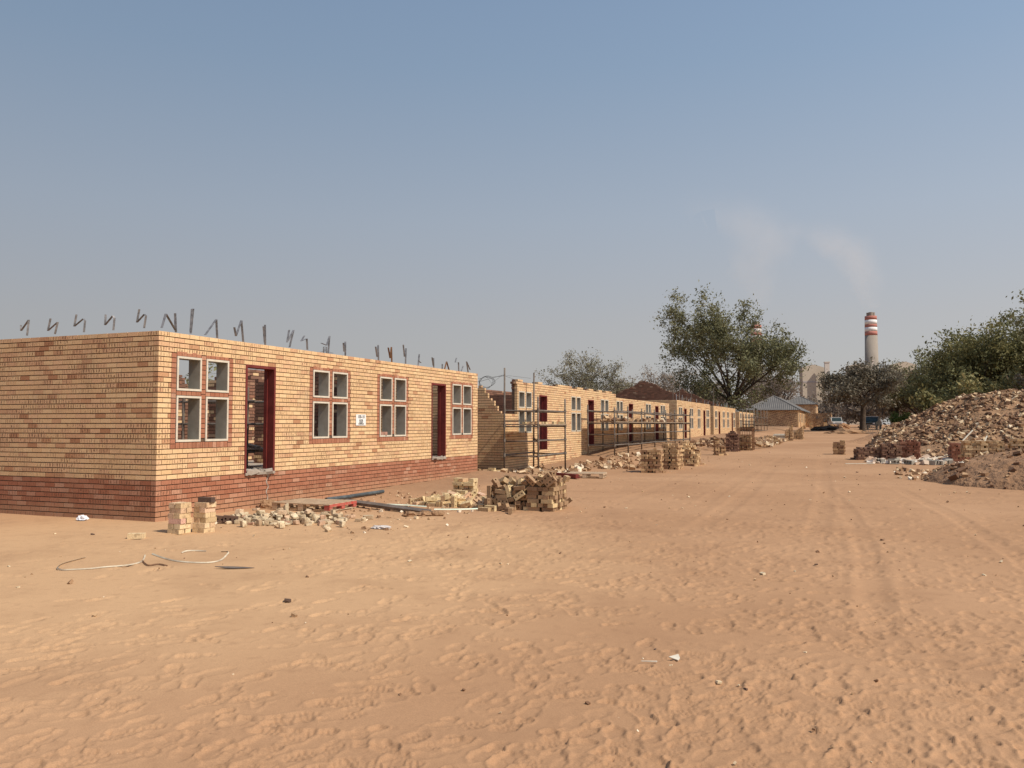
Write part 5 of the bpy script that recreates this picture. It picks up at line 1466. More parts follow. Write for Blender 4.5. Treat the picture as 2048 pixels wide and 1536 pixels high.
o = MB().box((0, 0, .0), (1.0, .6, .05)).box((0, 0, .055), (1.0, .58, .04)).box((0.02, 0, .10), (.98, .6, .04)).box((0, 0.01, .145), (1.0, .58, .04)).box((0, 0, .19), (1.0, .6, .04)).box((0, .02, .235), (.98, .6, .04)).build('board_stack', M['cream'], None)
o.scale = (1.15, 3.5, 1.6); o.location = (-4.85, 64.5, gz(-4.85, 64.5) + .02); tag(o, 'flat stack of pale boards between brick stacks at the far left road edge', 'board stack')

def lay(pts, name, mat, label, cat, w=.018, lift=.010, wob=0.0):
    P = []
    for i, (x, y) in enumerate(pts): P.append(Vector((x, y, gz(x, y) + lift + wob * math.sin(i * 1.7))))
    # smooth
    Q = []
    for i in range(len(P) - 1):
        p0 = P[max(i - 1, 0)]; p1 = P[i]; p2 = P[i + 1]; p3 = P[min(i + 2, len(P) - 1)]
        for k in range(5):
            t = k / 5; Q.append(.5 * ((2 * p1) + (p2 - p0) * t + (2 * p0 - 5 * p1 + 4 * p2 - p3) * t * t + (3 * p1 - p0 - 3 * p2 + p3) * t ** 3))
    Q.append(P[-1])
    mb = MB()
    for a, b in zip(Q[:-1], Q[1:]):
        d = (b - a).normalized(); side = Vector((-d.y, d.x, .9)).normalized(); mb.ribbon([a, b], side, w, .0015)
    o = mb.build(name, mat, None); return tag(o, label, cat)
for pts, lab, mt in [([(-8.504, 7.314), (-8.447, 7.099), (-8.357, 6.864), (-8.183, 6.676), (-8.032, 6.614), (-7.94, 6.676), (-7.813, 6.787), (-7.747, 6.923), (-7.618, 7.123), (-7.675, 7.369), (-8.025, 7.76)], 'long cream packing strap curling over the sand, left of the looped one', 'strap'), ([(-7.702, 7.404), (-7.413, 7.207), (-7.362, 7.316), (-7.19, 7.272)], 'short dark packing strap end between the two long straps', 'rust'), ([(-8.023, 7.863), (-7.641, 7.668), (-7.34, 7.572), (-7.092, 7.581), (-6.934, 7.664), (-6.945, 7.857), (-7.167, 8.215), (-7.304, 8.392), (-7.389, 8.357)], 'looped cream packing strap on the sand below the twin brick stack', 'strap'), ([(-7.755, 8.078), (-7.809, 8.217), (-7.717, 8.288), (-7.581, 8.311)], 'short straight cream strap piece on the sand', 'strap')]:
    lay(pts, 'plastic_strap', M[mt], lab, 'strap')
lay([(-8.9, 14.25), (-8.2, 14.35), (-7.6, 14.2)], 'plastic_strap', M['tape'], 'pale green packing strap trailing from the low scattered brick heap', 'strap', .03, .03)
lay([(-7.2, 13.75), (-6.75, 13.95), (-6.45, 14.3)], 'plastic_strap', M['tape'], 'pale green packing strap curving before the low scattered brick heap', 'strap', .03, .03)

def crumple(name, loc, size, mat, label, cat, seed, flat=.5, fine=3):
    import bmesh
    bm = bmesh.new(); bmesh.ops.create_icosphere(bm, subdivisions=fine, radius=1)
    r = random.Random(seed)
    for v in bm.verts:
        p = v.co * 1.0; n = float(perlin(p.x * 1.7 + p.z * 2.1, p.y * 1.9 + seed, seed)) + .6 * float(perlin(p.x * 4 + p.z * 3, p.y * 4.4, seed + 1))
        q = p * (1 + .65 * n + r.uniform(-.05, .05)); v.co = Vector((q.x * size[0], q.y * size[1], max(q.z, -.25) * size[2]))
    me = bpy.data.meshes.new(name); bm.to_mesh(me); bm.free(); me.materials.append(mat)
    o = link(bpy.data.objects.new(name, me)); o.location = loc; return tag(o, label, cat)
crumple('plastic_bag', (-6.70, 11.05, gz(-6.7, 11.05) + .012), (.15, .11, .035), M['plastic'], 'crumpled clear plastic bag lying flat on the open sand', 'plastic bag', 5)
crumple('crumpled_paper', (-11.84, 10.1, gz(-11.84, 10.1) + .03), (.09, .07, .06), M['white'], 'crumpled white and blue paper at the foot of the end wall', 'paper', 6)
crumple('mortar_lump', (-10.35, 12.95, gz(-10.35, 12.95) + .03), (.16, .14, .12), M['soil2'], 'dark lump of mortar against the first house below its left door', 'mortar', 7)
for i, (x, y) in enumerate(((-7.15, 12.75), (-6.75, 13.0), (-6.95, 12.9))):
    crumple('mortar_lump', (x, y, gz(x, y) + .02), (.14, .10, .07), M['soil2'], 'rough grey mortar lump on the sand below the steel channel', 'mortar', 8 + i, fine=2)
    bpy.data.objects[-1] if False else None
for o in [o for o in bpy.data.objects if o.name.startswith('mortar_lump')][1:]: o['group'] = 'mortar lumps below the steel channel'
def flatbit(name, x, y, pts, mat, label, cat, lift=.012, tilt=.12, rz=0):
    n = len(pts); mb = MB(); th = .006
    mb.poly([(a, b, th) for a, b in pts] + [(a, b, 0) for a, b in pts], [tuple(range(n)), tuple(range(2 * n - 1, n - 1, -1))] + [(i, n + i, n + (i + 1) % n, (i + 1) % n) for i in range(n)])
    o = mb.build(name, mat, None); o.location = (x, y, gz(x, y) + lift); o.rotation_euler = (tilt, tilt * .5, rz); return tag(o, label, cat)
flatbit('board_scrap', -1.15, 5.72, [(-.03, -.03), (.045, -.03), (.04, .0), (.005, .036)], M['lb2'] and M['cream'], 'small pale triangular board scrap on the trodden sand in the foreground', 'scrap', .02, .25, -.35)
flatbit('lath_splinter', -1.28, 5.58, [(-.07, -.003), (.035, -.007), (.04, .005), (-.065, .0)], M['cream'], 'thin pale splinter beside the triangular board scrap', 'splinter', .012, .05, .35)
flatbit('bark_scrap', -6.42, 7.48, [(-.22, -.02), (-.08, -.05), (.05, -.03), (.22, .03), (.1, .035), (-.05, .02)], M['steel'], 'torn dark paper scrap lying on the sand below the looped strap', 'scrap', .014, .1, .3)
for i, (x, y, s) in enumerate([(-4.76, 6.26, 0.09), (-4.79, 8.55, 0.07), (-0.92, 9.27, 0.09), (-0.61, 9.56, 0.05), (-0.8, 5.33, 0.05), (-0.63, 5.26, 0.04), (-1.15, 5.58, 0.03), (-3.75, 8.79, 0.05), (-3.66, 8.79, 0.04), (1.25, 10.06, 0.06), (-0.42, 10.15, 0.05), (-4.03, 15.56, 0.07), (-3.04, 15.97, 0.05), (-2.9, 16.55, 0.04), (-10.77, 8.73, 0.05), (-10.17, 8.86, 0.07), (-8.81, 6.57, 0.05), (-7.6, 5.77, 0.05), (-3.56, 31.87, 0.12), (-3.79, 42.51, 0.12), (0.1, 28.78, 0.1), (-0.87, 18.78, 0.06), (0.05, 4.39, 0.02), (-0.55, 4.13, 0.03), (-1.86, 4.36, 0.02), (-1.33, 5.92, 0.03), (-0.34, 6.23, 0.03), (-8.15, 8.2, 0.03), (-8.52, 7.83, 0.03), (2.48, 26.22, 0.12), (0.73, 27.77, 0.1), (-0.25, 26.28, 0.09)]):
    s *= .8; me = chip_mesh((s, s * .55, s * .4), 900 + i, M['frag'] if i % 5 else M['dk'])
    put(me, 'brick_chip', (x, y, gz(x, y) + s * .12), (rnd.uniform(-.3, .3), rnd.uniform(-.3, .3), rnd.uniform(0, 3)), 'small brick chip lying alone on the open sand', 'brick chip', 'brick chips scattered on the open sand')

# wire coil and loose wires over the broken end wall
def coil():
    r = empty('wire_coil', (-11.25, 25.15, 2.86)); tag(r, 'tangled coil of binding wire hanging on the broken end wall', 'wire')
    mb = MB()
    for k in range(3):
        pts = []
        for i in range(25):
            a = 2 * PI * i / 24; pts.append((.24 * math.cos(a) * (1 + .07 * k), .05 * math.sin(3 * a + k) + .04 * k, .13 + .19 * math.sin(a) + .02 * k))
        mb.path(pts, .006, 4)
    mb.path([(-.9, 0, .12), (-.2, 0, .18), (.5, -.4, .28), (1., -.75, .33)], .006, 4); mb.path([(0, 0, .3), (.7, .3, .36), (1.2, 1.0, .30)], .005, 4); mb.path([(.2, 0, .1), (.5, .2, .38), (1.1, 1.0, .1)], .004, 4)
    mb.path([(-1.0, 0, .22), (0, .1, .30), (.2, 0, .1)], .004, 4)
    mb.build('wire_loop', M['wire'], r)
coil()

# ------------------------------------------------------------------ trees
def grow_tree(r, H, W, trunk_h, nl, depth, spread, up, r0, curl=.35, kids=(3, 5), elr=(.35, 1.15), inner=False):
    tubes = []; tips = []
    def branch(p, d, L, rad, lv):
        n = 4 if lv < 2 else 3; q = p; dd = d
        pts = [(p, rad)]
        for i in range(n):
            dd = (dd + Vector((r.gauss(0, curl), r.gauss(0, curl), r.gauss(up, curl * .6))) * .45).normalized()
            q = q + dd * (L / n); pts.append((q, rad * (1 - .75 * (i + 1) / n)))
        tubes.append((pts, lv))
        if inner and lv >= 2 and lv < depth: tips.append((pts[-1][0], dd, lv)); tips.append((pts[len(pts) // 2][0], dd, lv))
        if lv >= depth: tips.append((q, dd, lv)); tips.append((pts[-2][0], dd, lv)); return
        for k in range(r.randint(*kids)):
            f = r.uniform(.35, 1.0); i = min(int(f * n), n - 1); fr = f * n - i
            b = pts[i][0].lerp(pts[i + 1][0], fr)
            nd = (dd + Vector((r.gauss(0, 1), r.gauss(0, 1), r.gauss(.1, .6))) * spread).normalized()
            branch(b, nd, L * r.uniform(.5, .78), max(pts[i][1] * .62, .012), lv + 1)
        branch(q, (dd + Vector((r.gauss(0, .3), r.gauss(0, .3), r.gauss(.1, .2)))).normalized(), L * .6, pts[-1][1] + .008, lv + 1)
    lean = Vector((r.gauss(0, .06), r.gauss(0, .06), 1)).normalized()
    tp = [(Vector((0, 0, -.3)), r0 * 1.25), (lean * trunk_h * .5, r0), (lean * trunk_h, r0 * .85)]
    tubes.append((tp, 0))
    for k in range(nl):
        a = 2 * PI * (k + r.uniform(-.3, .3)) / nl; el = r.uniform(*elr)
        d = Vector((math.cos(a) * math.cos(el), math.sin(a) * math.cos(el), math.sin(el)))
        branch(lean * trunk_h * r.uniform(.8, 1.02), d, (H - trunk_h) * r.uniform(.42, .6), r0 * r.uniform(.42, .62), 1)
    T = np.array([t[0] for t in tips])
    lo, hi = np.percentile(T, 2, 0), np.percentile(T, 98, 0)
    sx = W / max(hi[0] - lo[0], hi[1] - lo[1]); cx = (hi[:2] + lo[:2]) / 2
    sz = (H - trunk_h) / max(hi[2] - trunk_h, .1)
    def fix(p):
        k = min(1, max(0, (p[2] - trunk_h * .6) / (trunk_h * .8 + .1)))
        return ((p[0] - cx[0] * k) * sx if k > 0 else p[0], (p[1] - cx[1] * k) * sx if k > 0 else p[1], trunk_h + (p[2] - trunk_h) * sz if p[2] > trunk_h else p[2])
    tb = [([(fix(p), rr) for p, rr in pts], lv) for pts, lv in tubes]
    tp2 = np.array([fix(t[0]) for t in tips])
    return tb, tp2

def tubes_mesh(tb, min_r=.012):
    V = []; F = []
    for pts, lv in tb:
        n = 7 if lv == 0 else (5 if lv < 3 else 3)
        b = len(V)
        for i, (p, rr) in enumerate(pts):
            p = Vector(p); d = (Vector(pts[min(i + 1, len(pts) - 1)][0]) - Vector(pts[max(i - 1, 0)][0]))
            if d.length < 1e-6: d = Vector((0, 0, 1))
            d.normalize(); a = d.cross(Vector((.31, .95, .1))).normalized(); c = d.cross(a); rr = max(rr, min_r)
            for k in range(n):
                t = 2 * PI * k / n; V.append(p + (a * math.cos(t) + c * math.sin(t)) * rr)
        for i in range(len(pts) - 1):
            for k in range(n):
                j = (k + 1) % n; F.append((b + i * n + k, b + i * n + j, b + (i + 1) * n + j, b + (i + 1) * n + k))
    return np.array([tuple(v) for v in V]), np.array(F)

def leaves(r, tips, n_per, sigma, size, H, droop=0):
    n = len(tips); c = np.repeat(tips, n_per, 0); clump = np.repeat(r.random(n), n_per)
    off = r.normal(0, 1, c.shape) * sigma * np.repeat(r.uniform(.5, 1.3, n), n_per)[:, None]; off[:, 2] *= .65
    c = c + off; c[:, 2] -= droop * np.abs(r.normal(0, 1, len(c)))
    m = len(c); s = size * (.5 + 1.0 * r.random(m) ** 2 + .25)
    a = r.normal(0, 1, (m, 3)); a /= np.linalg.norm(a, axis=1)[:, None]
    b = np.cross(a, r.normal(0, 1, (m, 3))); b /= np.linalg.norm(b, axis=1)[:, None]
    V = np.stack([c - a * s[:, None], c + b * (s * .45)[:, None], c + a * s[:, None], c - b * (s * .45)[:, None]], 1).reshape(-1, 3)
    F = np.arange(4 * m).reshape(m, 4)
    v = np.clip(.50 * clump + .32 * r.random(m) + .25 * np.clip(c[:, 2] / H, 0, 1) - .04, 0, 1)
    return V, F, np.repeat(np.stack([v] * 3, 1), 4, 0)

LEAF = {  # leaf colours lightened, with distance haze put into them
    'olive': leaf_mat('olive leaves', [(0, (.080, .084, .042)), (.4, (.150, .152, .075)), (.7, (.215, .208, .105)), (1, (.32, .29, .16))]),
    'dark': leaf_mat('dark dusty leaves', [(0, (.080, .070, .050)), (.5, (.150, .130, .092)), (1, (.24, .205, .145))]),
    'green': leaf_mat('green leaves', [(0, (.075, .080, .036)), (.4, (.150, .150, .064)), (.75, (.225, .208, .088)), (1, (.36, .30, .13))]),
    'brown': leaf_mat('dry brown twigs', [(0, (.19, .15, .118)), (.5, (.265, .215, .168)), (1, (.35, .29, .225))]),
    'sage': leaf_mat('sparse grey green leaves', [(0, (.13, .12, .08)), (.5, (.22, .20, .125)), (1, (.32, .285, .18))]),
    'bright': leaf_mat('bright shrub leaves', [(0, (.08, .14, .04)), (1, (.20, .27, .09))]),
}
def tree(name, label, x, y, H, W, leaf, seed, trunk_h=2., nl=6, depth=3, spread=.6, up=.12, r0=.3, n_per=24, sigma=.5, size=.16, bark='bark', kids=(3, 5), cat='tree', group=None, droop=0, sink=.05, z=None, curl=.35, elr=(.35, 1.15), inner=False):
    r = random.Random(seed); rn = np.random.default_rng(seed)
    zz = gz(x, y) - sink if z is None else z
    root = empty(name, (x, y, zz)); tag(root, label, cat, group)
    tb, tips = grow_tree(r, H, W, trunk_h, nl, depth, spread, up, r0, curl, kids, elr, inner)
    V, F = tubes_mesh(tb); np_obj('trunk', V, F, M[bark], root, smooth=True)
    if leaf:
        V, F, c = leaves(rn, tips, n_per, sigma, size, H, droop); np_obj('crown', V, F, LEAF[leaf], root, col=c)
    return root
tree('thorn_tree', 'half bare thorn tree with pale sparse leaves behind the second house', -21.3, 66.9, 6.4, 7.6, 'sage', 101, 1.2, 10, 4, .7, .08, .2, 12, .28, .07, 'barkb', (2, 3), elr=(.1, 1.2), inner=True)
tree('acacia_tree', 'largest tree, wide ragged olive crown hiding a striped chimney', -15.3, 114.8, 16.6, 16.8, 'olive', 117, 4.0, 10, 4, .66, .08, .50, 18, .50, .15, 'bark', (2, 4), elr=(.28, 1.3), inner=True)
tree('thorn_tree', 'brown leafless tree left of the largest tree', -26.5, 128, 8.8, 9.5, 'brown', 103, 2., 7, 3, .7, .1, .22, 12, .5, .12, 'barkb')
tree('thorn_tree', 'low bare brown tree behind the brown brick gables', -33.0, 128, 7.6, 8.5, 'brown', 104, 2., 7, 3, .7, .1, .22, 9, .5, .12, 'barkb')
tree('thorn_tree', 'grey brown tree rising behind the tiled roof', -18.5, 200, 14.5, 11.5, 'brown', 105, 4., 6, 3, .6, .15, .35, 15, .8, .22, 'barkb')
tree('thorn_tree', 'tree with forked bare limbs behind the tiled roof ridge', -17.0, 214, 12.0, 9.5, 'brown', 106, 4., 6, 3, .6, .15, .35, 11, .8, .22, 'bark')
tree('shade_tree', 'dark flat topped shade tree standing at the end of the road', 1.0, 108.6, 7.6, 9.4, 'dark', 121, 3.9, 8, 3, .72, .05, .32, 30, .50, .15, 'bark', (3, 5), droop=.0, elr=(.30, 1.1), inner=True)
tree('shade_tree', 'smaller dark tree joined to the right of the shade tree', 5.4, 124, 7.6, 6.0, 'dark', 108, 3.2, 5, 3, .7, .05, .26, 20, .5, .17, 'bark')
tree('leafy_tree', 'broad green tree behind the left slope of the rubble heap', 10.2, 97, 9.2, 7.6, 'green', 109, 1.5, 8, 3, .75, .08, .28, 52, .62, .135, 'bark')
tree('leafy_tree', 'tallest yellow green bush tree behind the middle of the rubble heap', 12.3, 93, 10.4, 10.0, 'green', 110, 1.5, 8, 3, .75, .12, .28, 52, .62, .135, 'bark')
tree('leafy_tree', 'green tree behind the rubble heap at the picture edge', 17.5, 92, 9.8, 9.5, 'green', 111, 1.5, 8, 3, .75, .08, .28, 52, .62, .135, 'bark')
tree('leafy_tree', 'dark grey tree rising tallest at the right picture edge', 17.6, 84, 10.8, 8.0, 'olive', 112, 3.5, 7, 3, .7, .1, .3, 24, .45, .16, 'bark')
tree('thicket_bush', 'olive bush hiding the foot of the largest tree', -17.5, 112.5, 6.6, 10.5, 'olive', 160, 1.0, 9, 3, .8, .06, .15, 12, .55, .15, 'barkb', (3, 4), 'bush')
tree('thicket_bush', 'dry brown bush beside the foot of the largest tree', -21.5, 119, 6.2, 7.5, 'brown', 161, 1.0, 9, 3, .8, .06, .15, 10, .55, .15, 'barkb', (3, 4), 'bush')
tree('leafy_tree', 'dull olive tree filling the gap between the shade tree and the green trees', 8.2, 122, 9.3, 8.5, 'olive', 162, 1.6, 8, 3, .75, .08, .28, 30, .6, .15, 'bark', (3, 4))
# thicket behind the road end: each bush its own thing
TH = [(-22, 232, 10, 14), (-8, 240, 6.5, 15), (4, 238, 7.5, 16), (17, 232, 12, 16), (30, 225, 12, 16), (1.5, 168, 8.0, 11), (9.5, 160, 8.2, 11), (-14, 262, 7.5, 14), (44, 215, 13, 17), (-36, 230, 11, 15), (18, 150, 8.5, 11), (-50, 220, 10, 14)]
lab = ['bare brown thicket bush behind the tiled house', 'bare brown thicket bush below the boiler house', 'bare brown thicket bush behind the shade tree', 'brown thicket bush below the chimney', 'brown thicket bush right of the chimney', 'brown bush behind the trunk of the shade tree', 'brown bush between the shade tree and the green trees', 'far brown bush above the flat topped house', 'far brown bush behind the green trees', 'far brown bush behind the largest tree', 'brown bush at the edge of the green trees', 'far brown bush left of the largest tree']
for i, (x, y, h, w) in enumerate(TH):
    tree('thicket_bush', lab[i], x, y, h, w, 'brown', 130 + i, 1.2, 9, 2, .8, .08, .22, 60, 1.0, .28, 'barkb', (4, 6), 'bush')
tree('shrub', 'small bright green shrub beside the parked truck', 6.0, 123, 2.0, 2.2, 'bright', 150, .3, 7, 2, .8, .1, .06, 30, .3, .14, 'bark', (3, 4), 'shrub')
tree('shrub', 'low green undergrowth bush behind the left shoulder of the rubble heap', 8.2, 88, 3.8, 4.5, 'green', 151, .3, 9, 2, .8, .1, .1, 60, .45, .16, 'bark', (4, 5), 'shrub')
tree('shrub', 'dark undergrowth bush behind the rubble heap crest', 11.5, 84, 5.2, 7.0, 'green', 152, .3, 9, 2, .8, .1, .1, 60, .5, .16, 'bark', (4, 5), 'shrub')
tree('shrub', 'dark undergrowth bush behind the rubble heap at the picture edge', 16.5, 80, 5.6, 7.0, 'dark', 153, .3, 9, 2, .8, .1, .1, 60, .5, .16, 'bark', (4, 5), 'shrub')
tree('shrub', 'treetop seen through the left window of the first house', -27.5, 28.0, 3.9, 4.5, 'olive', 154, .8, 8, 2, .8, .1, .1, 40, .35, .09, 'bark', (4, 5), 'shrub')

# ------------------------------------------------------------------ vehicles and things at the road end
def pickup(label, loc, rz, paint, roofm):
    r = empty('pickup_truck', loc, rz); tag(r, label, 'truck')
    # x forward, profile extruded across y
    prof = [(-2.4, .55), (2.35, .55), (2.4, .95), (1.2, 1.08), (.55, 1.68), (-.75, 1.70), (-.95, 1.08), (-2.4, 1.05)]
    n = len(prof); mb = MB(); w = .86
    mb.poly([(x, -w, z) for x, z in prof] + [(x, w, z) for x, z in prof], [tuple(range(n))] + [tuple(range(2 * n - 1, n - 1, -1))] + [(i, (i + 1) % n + 0, n + (i + 1) % n, n + i) for i in range(n)])
    mb.build('body', paint, r, bevel=.05)
    MB().box((-.1, 0, 1.735), (1.35, 1.66, .06)).build('roof', roofm, r, bevel=.02)
    MB().poly([(1.17, -.74, 1.13), (1.17, .74, 1.13), (.62, .70, 1.64), (.62, -.70, 1.64)], [(0, 1, 2, 3)]).build('windscreen', M['glass'], r).location = (.03, 0, .01)
    for s in (-1, 1):
        MB().poly([(.95, s * .872, 1.12), (.45, s * .872, 1.60), (-.65, s * .872, 1.60), (-.78, s * .872, 1.12)], [(0, 1, 2, 3)]).build('side_window', M['glass'], r)
        MB().box((2.41, s * .62, .84), (.04, .26, .14)).build('headlight', M['white'], r)
        for x in (1.5, -1.5):
            wh = MB().tube((x, s * .70, .36), (x, s * .90, .36), .36, n=18).build('wheel', M['tyre'], r, smooth=False)
            MB().tube((x, s * .895, .36), (x, s * .915, .36), .19, n=14).build('rim', M['galv'], wh)
    MB().box((2.43, 0, .62), (.10, 1.66, .16)).build('bumper', M['galv'], r)
    return r
pickup('dark pickup truck with white roof parked facing the road under the shade tree', (2.35, 121.0, gz(2.3, 121)), -1.75, M['navy'], M['carw'])
pickup('distant dusty pale pickup half hidden behind the shade tree trunk', (-2.6, 146.0, gz(-2, 146) + .02), -1.4, M['tan'], M['carw'])
rb = random.Random(9)
for i in range(3):
    for j in range(7):
        if i == 2 and j > 3: continue
        o = hollow_block('hollow_block', (1.35 + j * .46 + (i % 2) * .2, 101.5 + .02 * i, gz(2, 101) + .11 + i * .225), (PI / 2, 0, rb.uniform(-.04, .04)), 'white hollow block stacked in front of the dark pickup truck', 'white hollow blocks in front of the truck', .43, .21, .20, 2)
crumple('sand_heap', (-1.6, 128, gz(-1.6, 128)), (1.1, 1.0, .7), M['soil3'], 'pale sand heap behind the shade tree trunk', 'heap', 12)
crumple('soil_heap', (-3.2, 112, gz(-3.2, 112) - .05), (1.7, 1.2, .62), M['bark'], 'dark soil heap by the road before the flat topped house', 'heap', 13)
crumple('soil_heap', (-.6, 92, gz(-.6, 92) - .1), (2.0, 1.6, .55), M['soil2'], 'grassy brown soil heap at the foot of the shade tree', 'heap', 14)
for i in range(5):
    stack('small pale brick stack in the row before the flat topped house', -6.6 + i * .95, 128 + i * .5, .45, .5, [.5, .9, .6, .95, .7][i], 'stackb', .1 * i, 300 + i, lo=.4, hi=1)
for o in [o for o in bpy.data.objects if o.get('label', '').startswith('small pale brick stack in the row')]: o['group'] = 'pale brick stacks before the flat topped house'

# ------------------------------------------------------------------ power station
def chimney(label, x, y, H, R0, R1):
    r = empty('chimney', (x, y, 0)); tag(r, label, 'chimney', 'power station chimneys')
    def ring(name, z0, z1, mat, k=1.0):
        f = lambda z: R0 + (R1 - R0) * z / H
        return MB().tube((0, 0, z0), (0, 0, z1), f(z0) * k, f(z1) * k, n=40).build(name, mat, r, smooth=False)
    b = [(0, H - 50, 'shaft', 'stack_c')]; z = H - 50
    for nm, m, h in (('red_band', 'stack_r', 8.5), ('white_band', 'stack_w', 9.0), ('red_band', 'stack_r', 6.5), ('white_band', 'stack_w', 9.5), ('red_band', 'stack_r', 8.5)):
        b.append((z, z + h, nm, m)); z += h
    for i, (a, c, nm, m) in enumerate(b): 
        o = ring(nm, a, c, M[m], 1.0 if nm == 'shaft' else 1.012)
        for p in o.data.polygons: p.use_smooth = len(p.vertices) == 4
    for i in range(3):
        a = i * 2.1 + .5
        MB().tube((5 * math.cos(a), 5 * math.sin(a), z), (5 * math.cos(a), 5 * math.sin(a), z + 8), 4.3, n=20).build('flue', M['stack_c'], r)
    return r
chimney('tall concrete smokestack with red and white bands standing clear of the trees', 39.8, 1951, 244, 15.8, 11.9)
chimney('red and white banded smokestack partly hidden by the largest tree', -207.3, 2022.7, 243, 15.8, 11.9)
def boiler(label, x, y, W, H, rz):
    r = empty('boiler_house', (x, y, 0), rz); tag(r, label, 'industrial building', 'power station boiler houses')
    mb = MB(); w = W / 2; d = 7
    prof = [(-w, 0), (w, 0), (w, H * .955), (w * .12, H), (-w * .12, H), (-w, H * .955)]; n = 6
    mb.poly([(a, -d, z) for a, z in prof] + [(a, d, z) for a, z in prof], [tuple(range(n)), tuple(range(2 * n - 1, n - 1, -1))] + [(i, (i + 1) % n, n + (i + 1) % n, n + i) for i in range(n)])
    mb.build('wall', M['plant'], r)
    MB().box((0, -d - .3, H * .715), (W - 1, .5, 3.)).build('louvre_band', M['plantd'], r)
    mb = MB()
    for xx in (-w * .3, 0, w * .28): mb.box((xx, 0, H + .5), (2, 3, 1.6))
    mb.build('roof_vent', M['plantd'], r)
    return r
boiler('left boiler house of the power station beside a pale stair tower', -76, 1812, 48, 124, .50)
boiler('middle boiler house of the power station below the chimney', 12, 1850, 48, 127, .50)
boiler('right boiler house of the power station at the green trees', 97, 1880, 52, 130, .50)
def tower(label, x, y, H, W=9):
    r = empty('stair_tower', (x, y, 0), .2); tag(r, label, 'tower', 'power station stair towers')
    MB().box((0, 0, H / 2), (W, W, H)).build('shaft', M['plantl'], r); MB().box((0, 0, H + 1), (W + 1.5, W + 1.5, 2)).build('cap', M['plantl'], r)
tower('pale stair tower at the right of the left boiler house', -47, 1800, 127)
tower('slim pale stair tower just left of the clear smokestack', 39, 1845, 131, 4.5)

# lattice pylon and lines behind the first house
def pylon():
    x, y, H = -194.3, 277., 31.5
    r = empty('power_pylon', (x, y, 1.0), .4); tag(r, 'grey lattice power pylon far behind the nearest house', 'pylon')
    mb = MB(); lv = [0, 7, 13, 18, 22.5, 26, 29, H]; wd = lambda z: 3.4 - 2.8 * min(z / 26., 1)
    for i in range(len(lv) - 1):
        a, b = lv[i], lv[i + 1]; wa, wb = wd(a), wd(b)
        for s, t in ((1, 1), (1, -1), (-1, -1), (-1, 1)):
            mb.tube((s * wa, t * wa, a), (s * wb, t * wb, b), .10, n=4)
        for q in range(4):
            c = [(1, 1), (1, -1), (-1, -1), (-1, 1)]; p, u = c[q], c[(q + 1) % 4]
            mb.tube((p[0] * wa, p[1] * wa, a), (u[0] * wb, u[1] * wb, b), .06, n=4); mb.tube((u[0] * wa, u[1] * wa, a), (p[0] * wb, p[1] * wb, b), .06, n=4)
            mb.tube((p[0] * wb, p[1] * wb, b), (u[0] * wb, u[1] * wb, b), .06, n=4)
    mb.build('lattice_mast', M['pylon'], r)
    for z, w in ((22.5, 6.0), (26, 4.6), (29, 3.4)):
        m = MB()
        for s in (-1, 1):
            m.tube((0, 0, z + .9), (s * w, 0, z), .08, n=4); m.tube((0, .4, z), (s * w, 0, z), .07, n=4); m.tube((0, -.4, z), (s * w, 0, z), .07, n=4)
        m.build('cross_arm', M['pylon'], r)
    for k, (z, off) in enumerate(((21.5, -6), (25, -4.6), (21.5, 6))):
        m = MB(); P = []
        for i in range(25):
            t = i / 24; P.append((x - 210 * t + off * .4, y - 118 * t + off, 1 + z - 11 * 4 * t * (1 - t) * .8))
        m.path(P, .05, 4); o = m.build('power_line', M['wire'], None); tag(o, 'thin power line running from the lattice pylon behind the nearest house', 'power line', 'power lines from the pylon')
pylon()

